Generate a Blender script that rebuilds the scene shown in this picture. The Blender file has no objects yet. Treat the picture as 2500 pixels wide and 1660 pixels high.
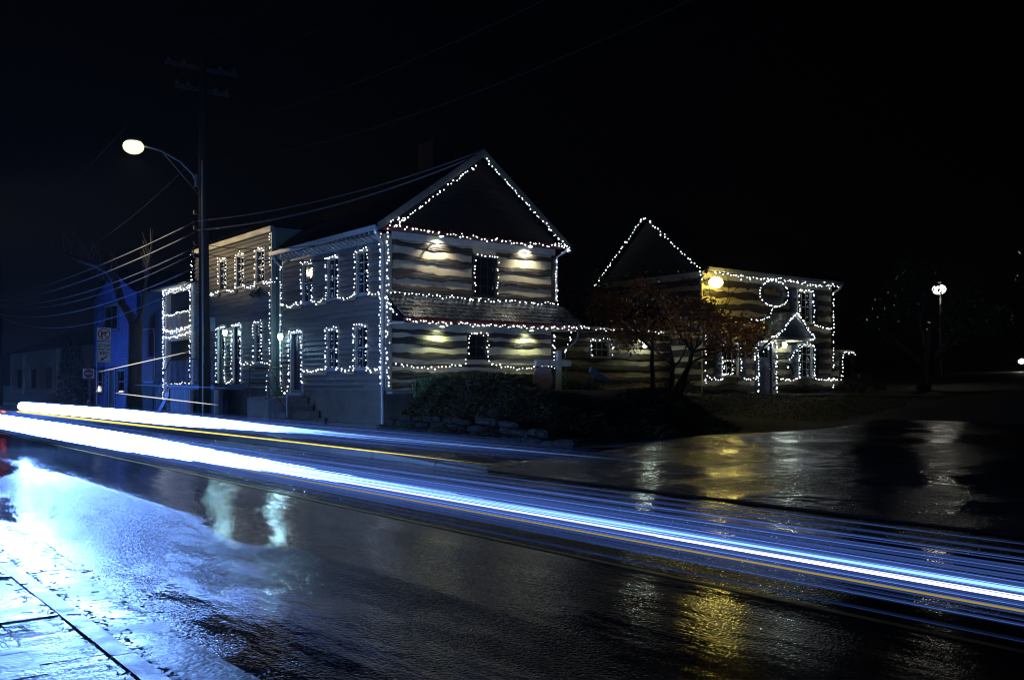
import bpy, bmesh, math, random
from mathutils import Vector, Matrix, noise as mnoise

R = math.radians
RND = random.Random(7)
SC = bpy.context.scene
COL = SC.collection

# ------------------------------------------------------------------ camera, world, sun, exposure
cam_d = bpy.data.cameras.new('camera'); cam = bpy.data.objects.new('camera', cam_d); COL.objects.link(cam)
cam.location = (0, 0, 1.4); cam.rotation_euler = (R(90), 0, R(52.06))
cam_d.sensor_width = 36.0; cam_d.lens = 36.0 * 2323 / 2500; cam_d.shift_y = 107 / 2500
cam_d.clip_start = 0.05; cam_d.clip_end = 2000
SC.camera = cam

world = bpy.data.worlds.new('World'); SC.world = world; world.use_nodes = True
wn = world.node_tree; wn.nodes.clear()
wo = wn.nodes.new('ShaderNodeOutputWorld'); wb = wn.nodes.new('ShaderNodeBackground'); ws = wn.nodes.new('ShaderNodeTexSky')
ws.sky_type = 'NISHITA'; ws.sun_disc = False; ws.sun_elevation = R(-4); ws.sun_rotation = R(250)
wb.inputs['Strength'].default_value = 0.006
wn.links.new(ws.outputs[0], wb.inputs[0]); wn.links.new(wb.outputs[0], wo.inputs[0])

sun_d = bpy.data.lights.new('moon', 'SUN'); sun_d.energy = 0.003; sun_d.angle = R(1); sun_d.color = (0.7, 0.8, 1.0)
sun = bpy.data.objects.new('moon', sun_d); COL.objects.link(sun); sun.rotation_euler = (R(40), 0, R(60))

SC.view_settings.view_transform = 'Standard'; SC.view_settings.look = 'None'
SC.view_settings.exposure = 0.0; SC.view_settings.gamma = 1.0
SC.render.engine = 'CYCLES'
cy = SC.cycles
cy.use_denoising = True; cy.max_bounces = 4; cy.diffuse_bounces = 1; cy.glossy_bounces = 3; cy.transmission_bounces = 3
cy.sample_clamp_indirect = 3.0; cy.sample_clamp_direct = 0.0; cy.use_light_tree = True
cy.pixel_filter_type = 'BLACKMAN_HARRIS'; cy.filter_width = 1.2
cy.caustics_reflective = False; cy.caustics_refractive = False; cy.blur_glossy = 0.3; cy.volume_bounces = 0
cy.use_adaptive_sampling = False

# ------------------------------------------------------------------ materials
MATS = {}
def mat(name, base=(0.5, 0.5, 0.5), rough=0.7, var=0.35, nscale=4.0, stretch=(1, 1, 1), bump=0.0, bscale=30.0, bdist=0.01,
        metal=0.0, spec=0.5, tint=None, rvar=0.0, randv=0.0):
    if name in MATS: return MATS[name]
    m = bpy.data.materials.new(name); m.use_nodes = True
    nt = m.node_tree; N = nt.nodes; L = nt.links
    b = N['Principled BSDF']; b.inputs['Metallic'].default_value = metal; b.inputs['Specular IOR Level'].default_value = spec
    tc = N.new('ShaderNodeTexCoord'); oi = N.new('ShaderNodeObjectInfo')
    mp = N.new('ShaderNodeMapping'); mp.inputs['Scale'].default_value = stretch
    ml = N.new('ShaderNodeMath'); ml.operation = 'MULTIPLY'; ml.inputs[1].default_value = 37.0
    L.new(oi.outputs['Random'], ml.inputs[0]); L.new(ml.outputs[0], mp.inputs['Location'])
    L.new(tc.outputs['Object'], mp.inputs['Vector'])
    n = N.new('ShaderNodeTexNoise'); n.inputs['Scale'].default_value = nscale; n.inputs['Detail'].default_value = 6; n.inputs['Roughness'].default_value = 0.65
    L.new(mp.outputs[0], n.inputs['Vector'])
    cr = N.new('ShaderNodeValToRGB')
    lo = [c * (1 - var) for c in base]; hi = [min(1, c * (1 + var)) for c in (tint or base)]
    cr.color_ramp.elements[0].position = 0.3; cr.color_ramp.elements[0].color = (*lo, 1)
    cr.color_ramp.elements[1].position = 0.72; cr.color_ramp.elements[1].color = (*hi, 1)
    L.new(n.outputs['Fac'], cr.inputs[0])
    col = cr.outputs[0]
    if randv:
        mr = N.new('ShaderNodeMapRange'); mr.inputs[3].default_value = 1 - randv; mr.inputs[4].default_value = 1 + randv
        L.new(oi.outputs['Random'], mr.inputs[0])
        hs = N.new('ShaderNodeHueSaturation'); L.new(mr.outputs[0], hs.inputs['Value']); L.new(col, hs.inputs['Color']); col = hs.outputs[0]
    L.new(col, b.inputs['Base Color'])
    if rvar:
        mr2 = N.new('ShaderNodeMapRange'); mr2.inputs[1].default_value = 0.3; mr2.inputs[2].default_value = 0.7
        mr2.inputs[3].default_value = max(0.02, rough - rvar); mr2.inputs[4].default_value = min(1, rough + rvar)
        L.new(n.outputs['Fac'], mr2.inputs[0]); L.new(mr2.outputs[0], b.inputs['Roughness'])
    else:
        b.inputs['Roughness'].default_value = rough
    if bump:
        n2 = N.new('ShaderNodeTexNoise'); n2.inputs['Scale'].default_value = bscale; n2.inputs['Detail'].default_value = 5
        L.new(mp.outputs[0], n2.inputs['Vector'])
        bp = N.new('ShaderNodeBump'); bp.inputs['Strength'].default_value = bump; bp.inputs['Distance'].default_value = bdist
        L.new(n2.outputs['Fac'], bp.inputs['Height']); L.new(bp.outputs[0], b.inputs['Normal'])
    MATS[name] = m
    return m

def emit(name, color, strength, sample=True, attr=False):
    if name in MATS: return MATS[name]
    m = bpy.data.materials.new(name); m.use_nodes = True
    nt = m.node_tree; N = nt.nodes; L = nt.links; N.clear()
    o = N.new('ShaderNodeOutputMaterial'); e = N.new('ShaderNodeEmission')
    e.inputs[0].default_value = (*color, 1); e.inputs[1].default_value = strength
    if attr:
        a = N.new('ShaderNodeAttribute'); a.attribute_name = 'glow'
        ml = N.new('ShaderNodeMath'); ml.operation = 'MULTIPLY'; ml.inputs[1].default_value = strength
        L.new(a.outputs['Fac'], ml.inputs[0]); L.new(ml.outputs[0], e.inputs[1])
    L.new(e.outputs[0], o.inputs[0])
    m.cycles.emission_sampling = 'FRONT' if sample else 'NONE'
    MATS[name] = m
    return m

def wet_ground(name, base, grain=90.0, grain_h=0.004, wave=1.3, wave_h=0.01, r_lo=0.1, r_hi=0.4, band=None, var=0.4, stretch=(0.35, 1, 1), puddle=0.6):
    """wet paving: dark film of water, rough stone grains standing out of it, smoother puddled patches"""
    m = bpy.data.materials.new(name); m.use_nodes = True
    nt = m.node_tree; N = nt.nodes; L = nt.links; b = N['Principled BSDF']
    b.inputs['IOR'].default_value = 1.4; b.inputs['Specular IOR Level'].default_value = 0.5
    g = N.new('ShaderNodeNewGeometry'); mp = N.new('ShaderNodeMapping'); mp.inputs['Scale'].default_value = stretch
    L.new(g.outputs['Position'], mp.inputs['Vector'])
    pn = N.new('ShaderNodeTexNoise'); pn.inputs['Scale'].default_value = puddle; pn.inputs['Detail'].default_value = 4; pn.inputs['Roughness'].default_value = 0.62
    L.new(mp.outputs[0], pn.inputs['Vector'])
    pr = N.new('ShaderNodeMapRange'); pr.inputs[1].default_value = 0.42; pr.inputs[2].default_value = 0.57
    L.new(pn.outputs['Fac'], pr.inputs[0]); dry = pr.outputs[0]
    if band:                                                    # smoother worn strip between the seam and the centre line
        sx = N.new('ShaderNodeSeparateXYZ'); L.new(g.outputs['Position'], sx.inputs[0])
        wob = N.new('ShaderNodeMath'); wob.operation = 'MULTIPLY_ADD'; wob.inputs[1].default_value = 0.25
        L.new(pn.outputs['Fac'], wob.inputs[0]); L.new(sx.outputs['Y'], wob.inputs[2])
        a1 = N.new('ShaderNodeMapRange'); a1.interpolation_type = 'SMOOTHSTEP'; a1.inputs[1].default_value = band[0]; a1.inputs[2].default_value = band[0] + 0.12
        a2 = N.new('ShaderNodeMapRange'); a2.interpolation_type = 'SMOOTHSTEP'; a2.inputs[1].default_value = band[1]; a2.inputs[2].default_value = band[1] + 0.3
        a2.inputs[3].default_value = 1; a2.inputs[4].default_value = 0
        L.new(wob.outputs[0], a1.inputs[0]); L.new(wob.outputs[0], a2.inputs[0])
        mm = N.new('ShaderNodeMath'); mm.operation = 'MULTIPLY'; L.new(a1.outputs[0], mm.inputs[0]); L.new(a2.outputs[0], mm.inputs[1])
        mi = N.new('ShaderNodeMapRange'); mi.inputs[3].default_value = 1; mi.inputs[4].default_value = 0.16; L.new(mm.outputs[0], mi.inputs[0])
        m2 = N.new('ShaderNodeMath'); m2.operation = 'MULTIPLY'; L.new(dry, m2.inputs[0]); L.new(mi.outputs[0], m2.inputs[1]); dry = m2.outputs[0]
    rr = N.new('ShaderNodeMapRange'); rr.inputs[3].default_value = r_lo; rr.inputs[4].default_value = r_hi
    L.new(dry, rr.inputs[0]); L.new(rr.outputs[0], b.inputs['Roughness'])
    if band:                                                    # the near lane drains and dries towards the right
        ex = N.new('ShaderNodeMapRange'); ex.interpolation_type = 'SMOOTHSTEP'; ex.inputs[1].default_value = -5.0; ex.inputs[2].default_value = 0.5; L.new(sx.outputs['X'], ex.inputs[0])
        ey = N.new('ShaderNodeMapRange'); ey.interpolation_type = 'SMOOTHSTEP'; ey.inputs[1].default_value = 4.2; ey.inputs[2].default_value = 6.0; ey.inputs[3].default_value = 1; ey.inputs[4].default_value = 0; L.new(sx.outputs['Y'], ey.inputs[0])
        em_ = N.new('ShaderNodeMath'); em_.operation = 'MULTIPLY'; L.new(ex.outputs[0], em_.inputs[0]); L.new(ey.outputs[0], em_.inputs[1])
        mx = N.new('ShaderNodeMix'); L.new(em_.outputs[0], mx.inputs[0]); L.new(rr.outputs[0], mx.inputs[2]); mx.inputs[3].default_value = 0.36
        L.new(mx.outputs[0], b.inputs['Roughness'])
    cn = N.new('ShaderNodeTexNoise'); cn.inputs['Scale'].default_value = 3.0; cn.inputs['Detail'].default_value = 3
    L.new(g.outputs['Position'], cn.inputs['Vector'])
    cr = N.new('ShaderNodeValToRGB')
    cr.color_ramp.elements[0].position = 0.3; cr.color_ramp.elements[0].color = (*[c * (1 - var) for c in base], 1)
    cr.color_ramp.elements[1].position = 0.7; cr.color_ramp.elements[1].color = (*[c * (1 + var) for c in base], 1)
    L.new(cn.outputs['Fac'], cr.inputs[0]); L.new(cr.outputs[0], b.inputs['Base Color'])
    # relief: grains (strong where the water film is thin), then slow waves
    vo = N.new('ShaderNodeTexVoronoi'); vo.inputs['Scale'].default_value = grain; vo.feature = 'F1'
    gn = N.new('ShaderNodeTexNoise'); gn.inputs['Scale'].default_value = grain * 0.55; gn.inputs['Detail'].default_value = 2
    L.new(g.outputs['Position'], vo.inputs['Vector']); L.new(g.outputs['Position'], gn.inputs['Vector'])
    ad = N.new('ShaderNodeMath'); ad.operation = 'SUBTRACT'; L.new(gn.outputs['Fac'], ad.inputs[0]); L.new(vo.outputs['Distance'], ad.inputs[1])
    gs = N.new('ShaderNodeMapRange'); gs.inputs[3].default_value = 0.1; gs.inputs[4].default_value = 1.0; L.new(dry, gs.inputs[0])
    gh = N.new('ShaderNodeMath'); gh.operation = 'MULTIPLY'; L.new(ad.outputs[0], gh.inputs[0]); L.new(gs.outputs[0], gh.inputs[1])
    b1 = N.new('ShaderNodeBump'); b1.inputs['Strength'].default_value = 1.0; b1.inputs['Distance'].default_value = grain_h
    L.new(gh.outputs[0], b1.inputs['Height'])
    wv = N.new('ShaderNodeTexNoise'); wv.inputs['Scale'].default_value = wave; wv.inputs['Detail'].default_value = 5; L.new(mp.outputs[0], wv.inputs['Vector'])
    b2 = N.new('ShaderNodeBump'); b2.inputs['Strength'].default_value = 1.0; b2.inputs['Distance'].default_value = wave_h
    L.new(wv.outputs['Fac'], b2.inputs['Height']); L.new(b1.outputs[0], b2.inputs['Normal']); L.new(b2.outputs[0], b.inputs['Normal'])
    MATS[name] = m
    return m

wet_ground('asphalt', (0.012, 0.0125, 0.014), grain=52, grain_h=0.0062, wave=3.4, wave_h=0.013, r_lo=0.09, r_hi=0.2, band=(3.6, 5.2))
wet_ground('pavement', (0.10, 0.10, 0.10), grain=55, grain_h=0.002, wave=5.0, wave_h=0.008, r_lo=0.16, r_hi=0.34, stretch=(1, 0.6, 1), puddle=1.2)
wet_ground('gutter', (0.12, 0.115, 0.1), grain=40, grain_h=0.004, wave=6.0, wave_h=0.015, r_lo=0.15, r_hi=0.34, stretch=(1, 0.6, 1), puddle=1.5)
wet_ground('driveway', (0.035, 0.033, 0.03), grain=26, grain_h=0.009, wave=3.0, wave_h=0.03, r_lo=0.09, r_hi=0.26, stretch=(0.7, 1, 1), puddle=0.8)
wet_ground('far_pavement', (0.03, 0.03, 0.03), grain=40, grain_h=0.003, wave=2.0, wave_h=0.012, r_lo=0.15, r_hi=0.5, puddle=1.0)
mat('soil', (0.010, 0.008, 0.005), 0.75, 0.6, 1.6, bump=0.8, bscale=14, bdist=0.05)
mat('kerb_stone', (0.2, 0.2, 0.2), 0.35, 0.3, 6, bump=0.5, bscale=40, bdist=0.006, rvar=0.15, randv=0.15)
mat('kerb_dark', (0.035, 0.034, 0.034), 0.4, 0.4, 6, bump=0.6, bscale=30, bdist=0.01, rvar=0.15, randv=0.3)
mat('grey_siding', (0.085, 0.081, 0.073), 0.6, 0.25, 3.0, (0.35, 1, 3), bump=0.35, bscale=30, bdist=0.004, tint=(0.095, 0.09, 0.08), rvar=0.12, randv=0.22)
mat('tan_siding', (0.15, 0.142, 0.122), 0.62, 0.28, 3.0, (0.35, 1, 3), bump=0.35, bscale=30, bdist=0.004, rvar=0.12, randv=0.22)
mat('log', (0.014, 0.011, 0.009), 0.65, 0.6, 3.0, (1, 0.3, 5), bump=1.0, bscale=9, bdist=0.04, tint=(0.036, 0.028, 0.021), randv=0.3)
mat('chinking', (0.42, 0.36, 0.24), 0.8, 0.16, 2.5, bump=0.5, bscale=8, bdist=0.02)
mat('dark_boards', (0.010, 0.007, 0.006), 0.6, 0.5, 3, (1, 0.4, 3))
mat('red_trim', (0.10, 0.018, 0.016), 0.5, 0.3, 4)
mat('cream_trim', (0.42, 0.40, 0.34), 0.5, 0.2, 5)
mat('rake_trim', (0.13, 0.12, 0.10), 0.6, 0.25, 4, spec=0.2)
mat('white_trim', (0.55, 0.56, 0.55), 0.45, 0.15, 5)
mat('grey_trim', (0.2, 0.2, 0.18), 0.5, 0.25, 5)
mat('shingle', (0.028, 0.034, 0.047), 0.3, 0.5, 5, (1, 1, 1), bump=0.6, bscale=18, bdist=0.01, rvar=0.12, randv=0.45)
mat('roof_dark', (0.006, 0.006, 0.006), 0.85, 0.5, 2, spec=0.0, bump=0.6, bscale=10, bdist=0.02)
mat('stucco', (0.10, 0.088, 0.068), 0.8, 0.35, 1.5, bump=0.6, bscale=12, bdist=0.02)
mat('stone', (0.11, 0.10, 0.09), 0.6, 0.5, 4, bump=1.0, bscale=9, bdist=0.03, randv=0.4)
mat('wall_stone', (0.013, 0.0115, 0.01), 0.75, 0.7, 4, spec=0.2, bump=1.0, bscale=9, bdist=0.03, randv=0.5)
mat('concrete', (0.22, 0.21, 0.19), 0.6, 0.3, 5, bump=0.5, bscale=30, bdist=0.006, rvar=0.2)
mat('shutter_blue', (0.035, 0.06, 0.115), 0.5, 0.2, 6)
mat('door_blue', (0.05, 0.07, 0.13), 0.45, 0.2, 6)
mat('iron', (0.012, 0.012, 0.013), 0.4, 0.3, 8, metal=0.3)
mat('galvanised', (0.16, 0.165, 0.17), 0.45, 0.2, 10, metal=0.7)
mat('gutter_metal', (0.42, 0.42, 0.4), 0.3, 0.2, 8, metal=0.5)
mat('cable', (0.028, 0.028, 0.032), 0.35, 0.2, 20, metal=0.4)
mat('cable_black', (0.004, 0.004, 0.005), 0.9, 0.2, 20, spec=0.05)
mat('cable_dim', (0.05, 0.05, 0.055), 0.4, 0.2, 20, spec=0.4)
mat('pole_wood', (0.022, 0.016, 0.010), 0.85, 0.5, 6, (1, 1, 0.15), bump=0.8, bscale=20, bdist=0.01, spec=0.15)
mat('bark', (0.032, 0.027, 0.017), 0.7, 0.5, 6, (1, 1, 0.4), bump=1.0, bscale=12, bdist=0.03)
mat('twig', (0.10, 0.085, 0.05), 0.6, 0.4, 8)
mat('blue_lit_brick', (0.07, 0.13, 0.46), 0.55, 0.45, 1.2, bump=0.5, bscale=25, bdist=0.006, randv=0.2)  # blue light falling on this wall is put into the brick colour
mat('blue_lit_joint', (0.012, 0.025, 0.13), 0.7, 0.3, 4)  # joints carry the same blue light in their colour
mat('green_wall', (0.05, 0.075, 0.05), 0.7, 0.3, 2)
mat('garage_green', (0.17, 0.19, 0.09), 0.55, 0.2, 3, randv=0.1)
mat('panel_red', (0.22, 0.05, 0.045), 0.6, 0.25, 3)
mat('lattice', (0.35, 0.37, 0.42), 0.5, 0.3, 4, (1, 1, 0.3), randv=0.2)
mat('sign_white', (0.84, 0.85, 0.84), 0.4, 0.06, 6)
mat('sign_black', (0.015, 0.015, 0.016), 0.4, 0.1, 6)
mat('sign_red', (0.55, 0.045, 0.03), 0.4, 0.1, 6)
mat('sign_oval', (0.045, 0.05, 0.062), 0.5, 0.3, 2)
mat('sign_gold', (0.30, 0.24, 0.10), 0.5, 0.2, 4)
mat('sign_round', (0.34, 0.27, 0.29), 0.6, 0.15, 2)
mat('post_wood', (0.62, 0.55, 0.42), 0.6, 0.2, 5, (1, 1, 0.3))
mat('plank_blue', (0.14, 0.18, 0.23), 0.5, 0.3, 5)
mat('leaf_orange', (0.14, 0.042, 0.009), 0.4, 0.7, 3, tint=(0.42, 0.13, 0.02))
mat('leaf_dark', (0.025, 0.035, 0.012), 0.3, 0.5, 3)
mat('juniper', (0.016, 0.022, 0.007), 0.65, 0.5, 3, tint=(0.036, 0.034, 0.011), spec=0.2)
mat('grass', (0.03, 0.09, 0.018), 0.5, 0.5, 4)
mat('leaf_litter', (0.05, 0.032, 0.015), 0.55, 0.5, 20, randv=0.3)
mat('yellow_paint', (0.13, 0.09, 0.02), 0.4, 0.7, 9, bump=0.8, bscale=70, bdist=0.004)
mat('far_plaster', (0.20, 0.165, 0.12), 0.8, 0.2, 1)
mat('brick', (0.006, 0.004, 0.0035), 0.9, 0.4, 4, randv=0.3, spec=0.0)
mat('interior', (0.02, 0.02, 0.022), 0.9, 0.3, 3)
mat('blind', (0.3, 0.27, 0.19), 0.7, 0.15, 3)
def glass(name, base, rough):
    m = bpy.data.materials.new(name); m.use_nodes = True
    nt = m.node_tree; b = nt.nodes['Principled BSDF']
    b.inputs['Base Color'].default_value = (*base, 1); b.inputs['Roughness'].default_value = rough; b.inputs['Specular IOR Level'].default_value = 0.6
    n = nt.nodes.new('ShaderNodeTexNoise'); n.inputs['Scale'].default_value = 5.0
    bp = nt.nodes.new('ShaderNodeBump'); bp.inputs['Strength'].default_value = 0.1; bp.inputs['Distance'].default_value = 0.004
    tc = nt.nodes.new('ShaderNodeTexCoord'); nt.links.new(tc.outputs['Object'], n.inputs['Vector'])
    nt.links.new(n.outputs['Fac'], bp.inputs['Height']); nt.links.new(bp.outputs[0], b.inputs['Normal'])
    MATS[name] = m
glass('window_glass', (0.012, 0.013, 0.015), 0.025)
COOL = (0.80, 0.93, 1.0)
BLUE = (0.30, 0.52, 1.0)
emit('bulb_glow', (0.86, 0.95, 1.0), 5.0)
emit('bulb_warm', (1.0, 0.85, 0.62), 4.2)
emit('assumed_lamp_warm', (1.0, 0.88, 0.45), 60.0, sample=False)
emit('lamp_street', (1.0, 0.95, 0.40), 2.4, sample=False)
emit('lamp_white', (1.0, 0.97, 0.85), 4.0, sample=False)
emit('lamp_cool', (0.6, 0.95, 1.0), 12.0, sample=False)
emit('lamp_greenish', (0.85, 1.0, 0.8), 25.0, sample=False)
emit('lamp_yellow', (1.0, 0.80, 0.16), 20.0, sample=False)
emit('screen_glow', (0.55, 0.9, 0.8), 0.8, sample=False)

# ------------------------------------------------------------------ mesh helpers
class MB:
    def __init__(s): s.v = []; s.f = []
    def add(s, vs, fs):
        o = len(s.v); s.v += [tuple(p) for p in vs]; s.f += [tuple(i + o for i in q) for q in fs]; return s
    def box(s, x0, x1, y0, y1, z0, z1):
        return s.add([(x0, y0, z0), (x1, y0, z0), (x1, y1, z0), (x0, y1, z0), (x0, y0, z1), (x1, y0, z1), (x1, y1, z1), (x0, y1, z1)],
                     [(0, 3, 2, 1), (4, 5, 6, 7), (0, 1, 5, 4), (1, 2, 6, 5), (2, 3, 7, 6), (3, 0, 4, 7)])
    def quad(s, a, b, c, d): return s.add([a, b, c, d], [(0, 1, 2, 3)])
    def prism(s, pts, d):
        """closed polygon pts extruded by the vector d"""
        n = len(pts); d = Vector(d)
        return s.add([Vector(p) for p in pts] + [Vector(p) + d for p in pts],
                     [tuple(range(n - 1, -1, -1)), tuple(range(n, 2 * n))] + [(i, (i + 1) % n, n + (i + 1) % n, n + i) for i in range(n)])
    def tube(s, pts, rad, n=6, caps=True):
        P = [Vector(p) for p in pts]; rs = rad if isinstance(rad, (list, tuple)) else [rad] * len(P)
        o = len(s.v); up = Vector((0, 0, 1))
        for i, p in enumerate(P):
            t = (P[min(i + 1, len(P) - 1)] - P[max(i - 1, 0)]).normalized()
            a = t.cross(up)
            if a.length < 1e-3: a = t.cross(Vector((1, 0, 0)))
            a.normalize(); b = t.cross(a)
            for k in range(n):
                q = 2 * math.pi * k / n
                s.v.append(tuple(p + (a * math.cos(q) + b * math.sin(q)) * rs[i]))
        for i in range(len(P) - 1):
            for k in range(n):
                s.f.append((o + i * n + k, o + i * n + (k + 1) % n, o + (i + 1) * n + (k + 1) % n, o + (i + 1) * n + k))
        if caps:
            s.f.append(tuple(o + k for k in range(n - 1, -1, -1))); e = o + (len(P) - 1) * n; s.f.append(tuple(e + k for k in range(n)))
        return s
    def bar(s, a, b, w): return s.tube([a, b], w, 4)
    def disc(s, c, r, n, axis, d, sy=1.0):
        pts = []
        for k in range(n):
            q = 2 * math.pi * k / n; u, v = r * math.cos(q), r * sy * math.sin(q)
            pts.append((c[0], c[1] + u, c[2] + v) if axis == 'x' else (c[0] + u, c[1], c[2] + v) if axis == 'y' else (c[0] + u, c[1] + v, c[2]))
        return s.prism(pts, d)
    def ball(s, c, r, seg=10, rings=6, sz=1.0):
        o = len(s.v); c = Vector(c)
        for i in range(rings + 1):
            a = math.pi * i / rings
            for k in range(seg):
                q = 2 * math.pi * k / seg
                s.v.append(tuple(c + Vector((r * math.sin(a) * math.cos(q), r * math.sin(a) * math.sin(q), r * sz * math.cos(a)))))
        for i in range(rings):
            for k in range(seg):
                s.f.append((o + i * seg + k, o + (i + 1) * seg + k, o + (i + 1) * seg + (k + 1) % seg, o + i * seg + (k + 1) % seg))
        return s

ORIG = {}
def origin(o): return ORIG.get(o.name, Vector((0, 0, 0))) if o else Vector((0, 0, 0))
def thing(name, label, cat, loc, group=None):
    o = bpy.data.objects.new(name, None); COL.objects.link(o); o.empty_display_size = 0.2
    o.location = loc; o['label'] = label; o['category'] = cat
    if group: o['group'] = group
    ORIG[o.name] = Vector(loc)
    return o
def tag(o, label, cat, group=None):
    o['label'] = label; o['category'] = cat
    if group: o['group'] = group
    return o
def build(name, mb, m, parent=None, smooth=False, label=None, kind=None, glow=None):
    """link the collected shapes as ONE mesh object; shapes are in world metres"""
    org = origin(parent)
    me = bpy.data.meshes.new(name)
    me.from_pydata([(v[0] - org.x, v[1] - org.y, v[2] - org.z) for v in mb.v], [], mb.f); me.update()
    if m: me.materials.append(MATS[m] if isinstance(m, str) else m)
    if smooth: me.polygons.foreach_set('use_smooth', [True] * len(me.polygons))
    if glow is not None:
        a = me.attributes.new('glow', 'FLOAT', 'POINT'); a.data.foreach_set('value', glow)
    o = bpy.data.objects.new(name, me); COL.objects.link(o)
    if parent: o.parent = parent
    ORIG[o.name] = org
    if label: o['label'] = label
    if kind: o['kind'] = kind
    return o
def link_copy(name, me, world, parent, rot=None, scale=None):
    o = bpy.data.objects.new(name, me); COL.objects.link(o); o.parent = parent
    o.location = Vector(world) - origin(parent)
    if rot: o.rotation_euler = rot
    if scale: o.scale = scale
    return o
def solo(name, mb, m, label, cat, base, group=None, smooth=False):
    """a thing that is one mesh, its origin at its base"""
    me_o = build(name, mb, m, None, smooth)
    b = Vector(base)
    for v in me_o.data.vertices: v.co -= b
    me_o.location = b
    return tag(me_o, label, cat, group)
def structure(name, mb, m, smooth=False, parent=None):
    o = build(name, mb, m, parent, smooth)
    if not parent: o['kind'] = 'structure'
    return o
def lamp(kind, name, loc, power, color, parent=None, radius=0.05, aim=None, angle=120, blend=0.6):
    d = bpy.data.lights.new(name, kind); d.energy = power; d.color = color; d.shadow_soft_size = radius
    if kind == 'SPOT': d.spot_size = R(angle); d.spot_blend = blend
    o = bpy.data.objects.new(name, d); COL.objects.link(o)
    o.location = Vector(loc) - origin(parent)
    if parent: o.parent = parent
    if aim is not None: o.rotation_euler = Vector(aim).to_track_quat('-Z', 'Y').to_euler()
    return o
def sstep(x, a, b):
    t = max(0.0, min(1.0, (x - a) / (b - a))); return t * t * (3 - 2 * t)
def nz(x, y=0.0, z=0.0): return mnoise.noise(Vector((x, y, z)))

YF = 13.14            # street front of the row of houses
XG = -22.38           # gable wall of the log house
XH = -24.9            # front of the far log house

# ------------------------------------------------------------------ ground, road, pavements
g = MB().quad((-400, -300, -0.06), (300, -300, -0.06), (300, 500, -0.06), (-400, 500, -0.06))
structure('ground', g, 'soil')

def road_z(x, y):
    return 0.006 * math.sin((y - 1.8) * 2 * math.pi / 1.72 + 0.25 * nz(x * 0.2, 3)) + 0.009 * nz(x * 0.16, y * 0.5, 5) + 0.004 * nz(x * 0.8, y * 1.6, 9) - 0.02 * sstep(y, 8.4, 9.1)
g = MB(); xs = [-140, -110, -90] + [-75 + 0.4 * i for i in range(226)] + [30, 60, 120]; ys = [1.78 + 0.1524 * j for j in range(49)]
for x in xs:
    for y in ys: g.v.append((x, y, road_z(x, y)))
n = len(ys)
for i in range(len(xs) - 1):
    for j in range(n - 1): g.f.append((i * n + j, (i + 1) * n + j, (i + 1) * n + j + 1, i * n + j + 1))
road = structure('road', g, 'asphalt', smooth=True)
g = MB()
for x in [-60 + 0.4 * i for i in range(170)]:
    for a, b in ((5.14, 5.20),):
        g.quad((x, a, road_z(x, a) + .005), (x + .4, a, road_z(x + .4, a) + .005), (x + .4, b, road_z(x + .4, b) + .005), (x, b, road_z(x, b) + .005))
build('lane_line', g, 'yellow_paint', road, label='worn thin yellow centre line on the wet road')

# near pavement: bed, slabs, kerb stones, gutter slabs
bed = structure('near_pavement', MB().box(-140, 60, -40, 1.30, -0.05, 0.066), 'gutter')
rs = random.Random(3)
y = 1.30
row = 0
while y > -3.2:
    w = rs.choice((0.26, 0.32, 0.38)) if row else 0.3
    x = -16.0 + rs.random() * 0.5
    while x < 3.0:
        ln = rs.uniform(0.3, 0.75)
        jx = lambda: rs.uniform(-0.004, 0.004)
        z = 0.075 + rs.uniform(-0.006, 0.006); t1, t2 = rs.uniform(-.012, .012), rs.uniform(-.006, .006)
        p = [(x + .004 + jx(), y - w + .003 + jx()), (x + ln - .004 + jx(), y - w + .003 + jx()), (x + ln - .004 + jx(), y - .003 + jx()), (x + .004 + jx(), y - .003 + jx())]
        s = MB(); s.v = [(a, b, 0.0) for a, b in p] + [(a, b, z + t1 * (a - x) + t2 * (b - y)) for a, b in p]
        s.f = [(4, 5, 6, 7), (0, 1, 5, 4), (1, 2, 6, 5), (2, 3, 7, 6), (3, 0, 4, 7)]
        build('slab', s, 'pavement', bed); x += ln
    y -= w; row += 1
    if row > 12: break
x = -40.0
while x < 4:
    ln = rs.uniform(1.1, 1.7)
    z = 0.084 + rs.uniform(-.003, .003)
    s = MB().prism([(x + .006, 1.305, -.04), (x + .006, 1.44, -.04), (x + .006, 1.44, z - .03), (x + .006, 1.41, z), (x + .006, 1.305, z)], (ln - .012, 0, 0))
    build('kerb_stone', s, 'kerb_stone', bed); x += ln
gut = structure('gutter_strip', MB().box(-140, 60, 1.442, 1.80, -0.05, 0.002), 'leaf_litter')
x = -40.0
while x < 4:
    ln = rs.uniform(0.9, 1.5)
    z0 = 0.018 + rs.uniform(-.006, .008)
    s = MB(); nx = 6; ny = 4
    for i in range(nx + 1):
        for j in range(ny + 1):
            px = x + .008 + (ln - .016) * i / nx; py = 1.446 + 0.345 * j / ny + .02 * nz(px * 2, 0, 1) * (j == ny)
            s.v.append((px, py, z0 + .012 * nz(px * 2.5, py * 4, 2)))
    for i in range(nx):
        for j in range(ny): s.f.append((i * (ny + 1) + j, (i + 1) * (ny + 1) + j, (i + 1) * (ny + 1) + j + 1, i * (ny + 1) + j + 1))
    build('gutter_slab', s, 'gutter', gut, smooth=True); x += ln

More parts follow.
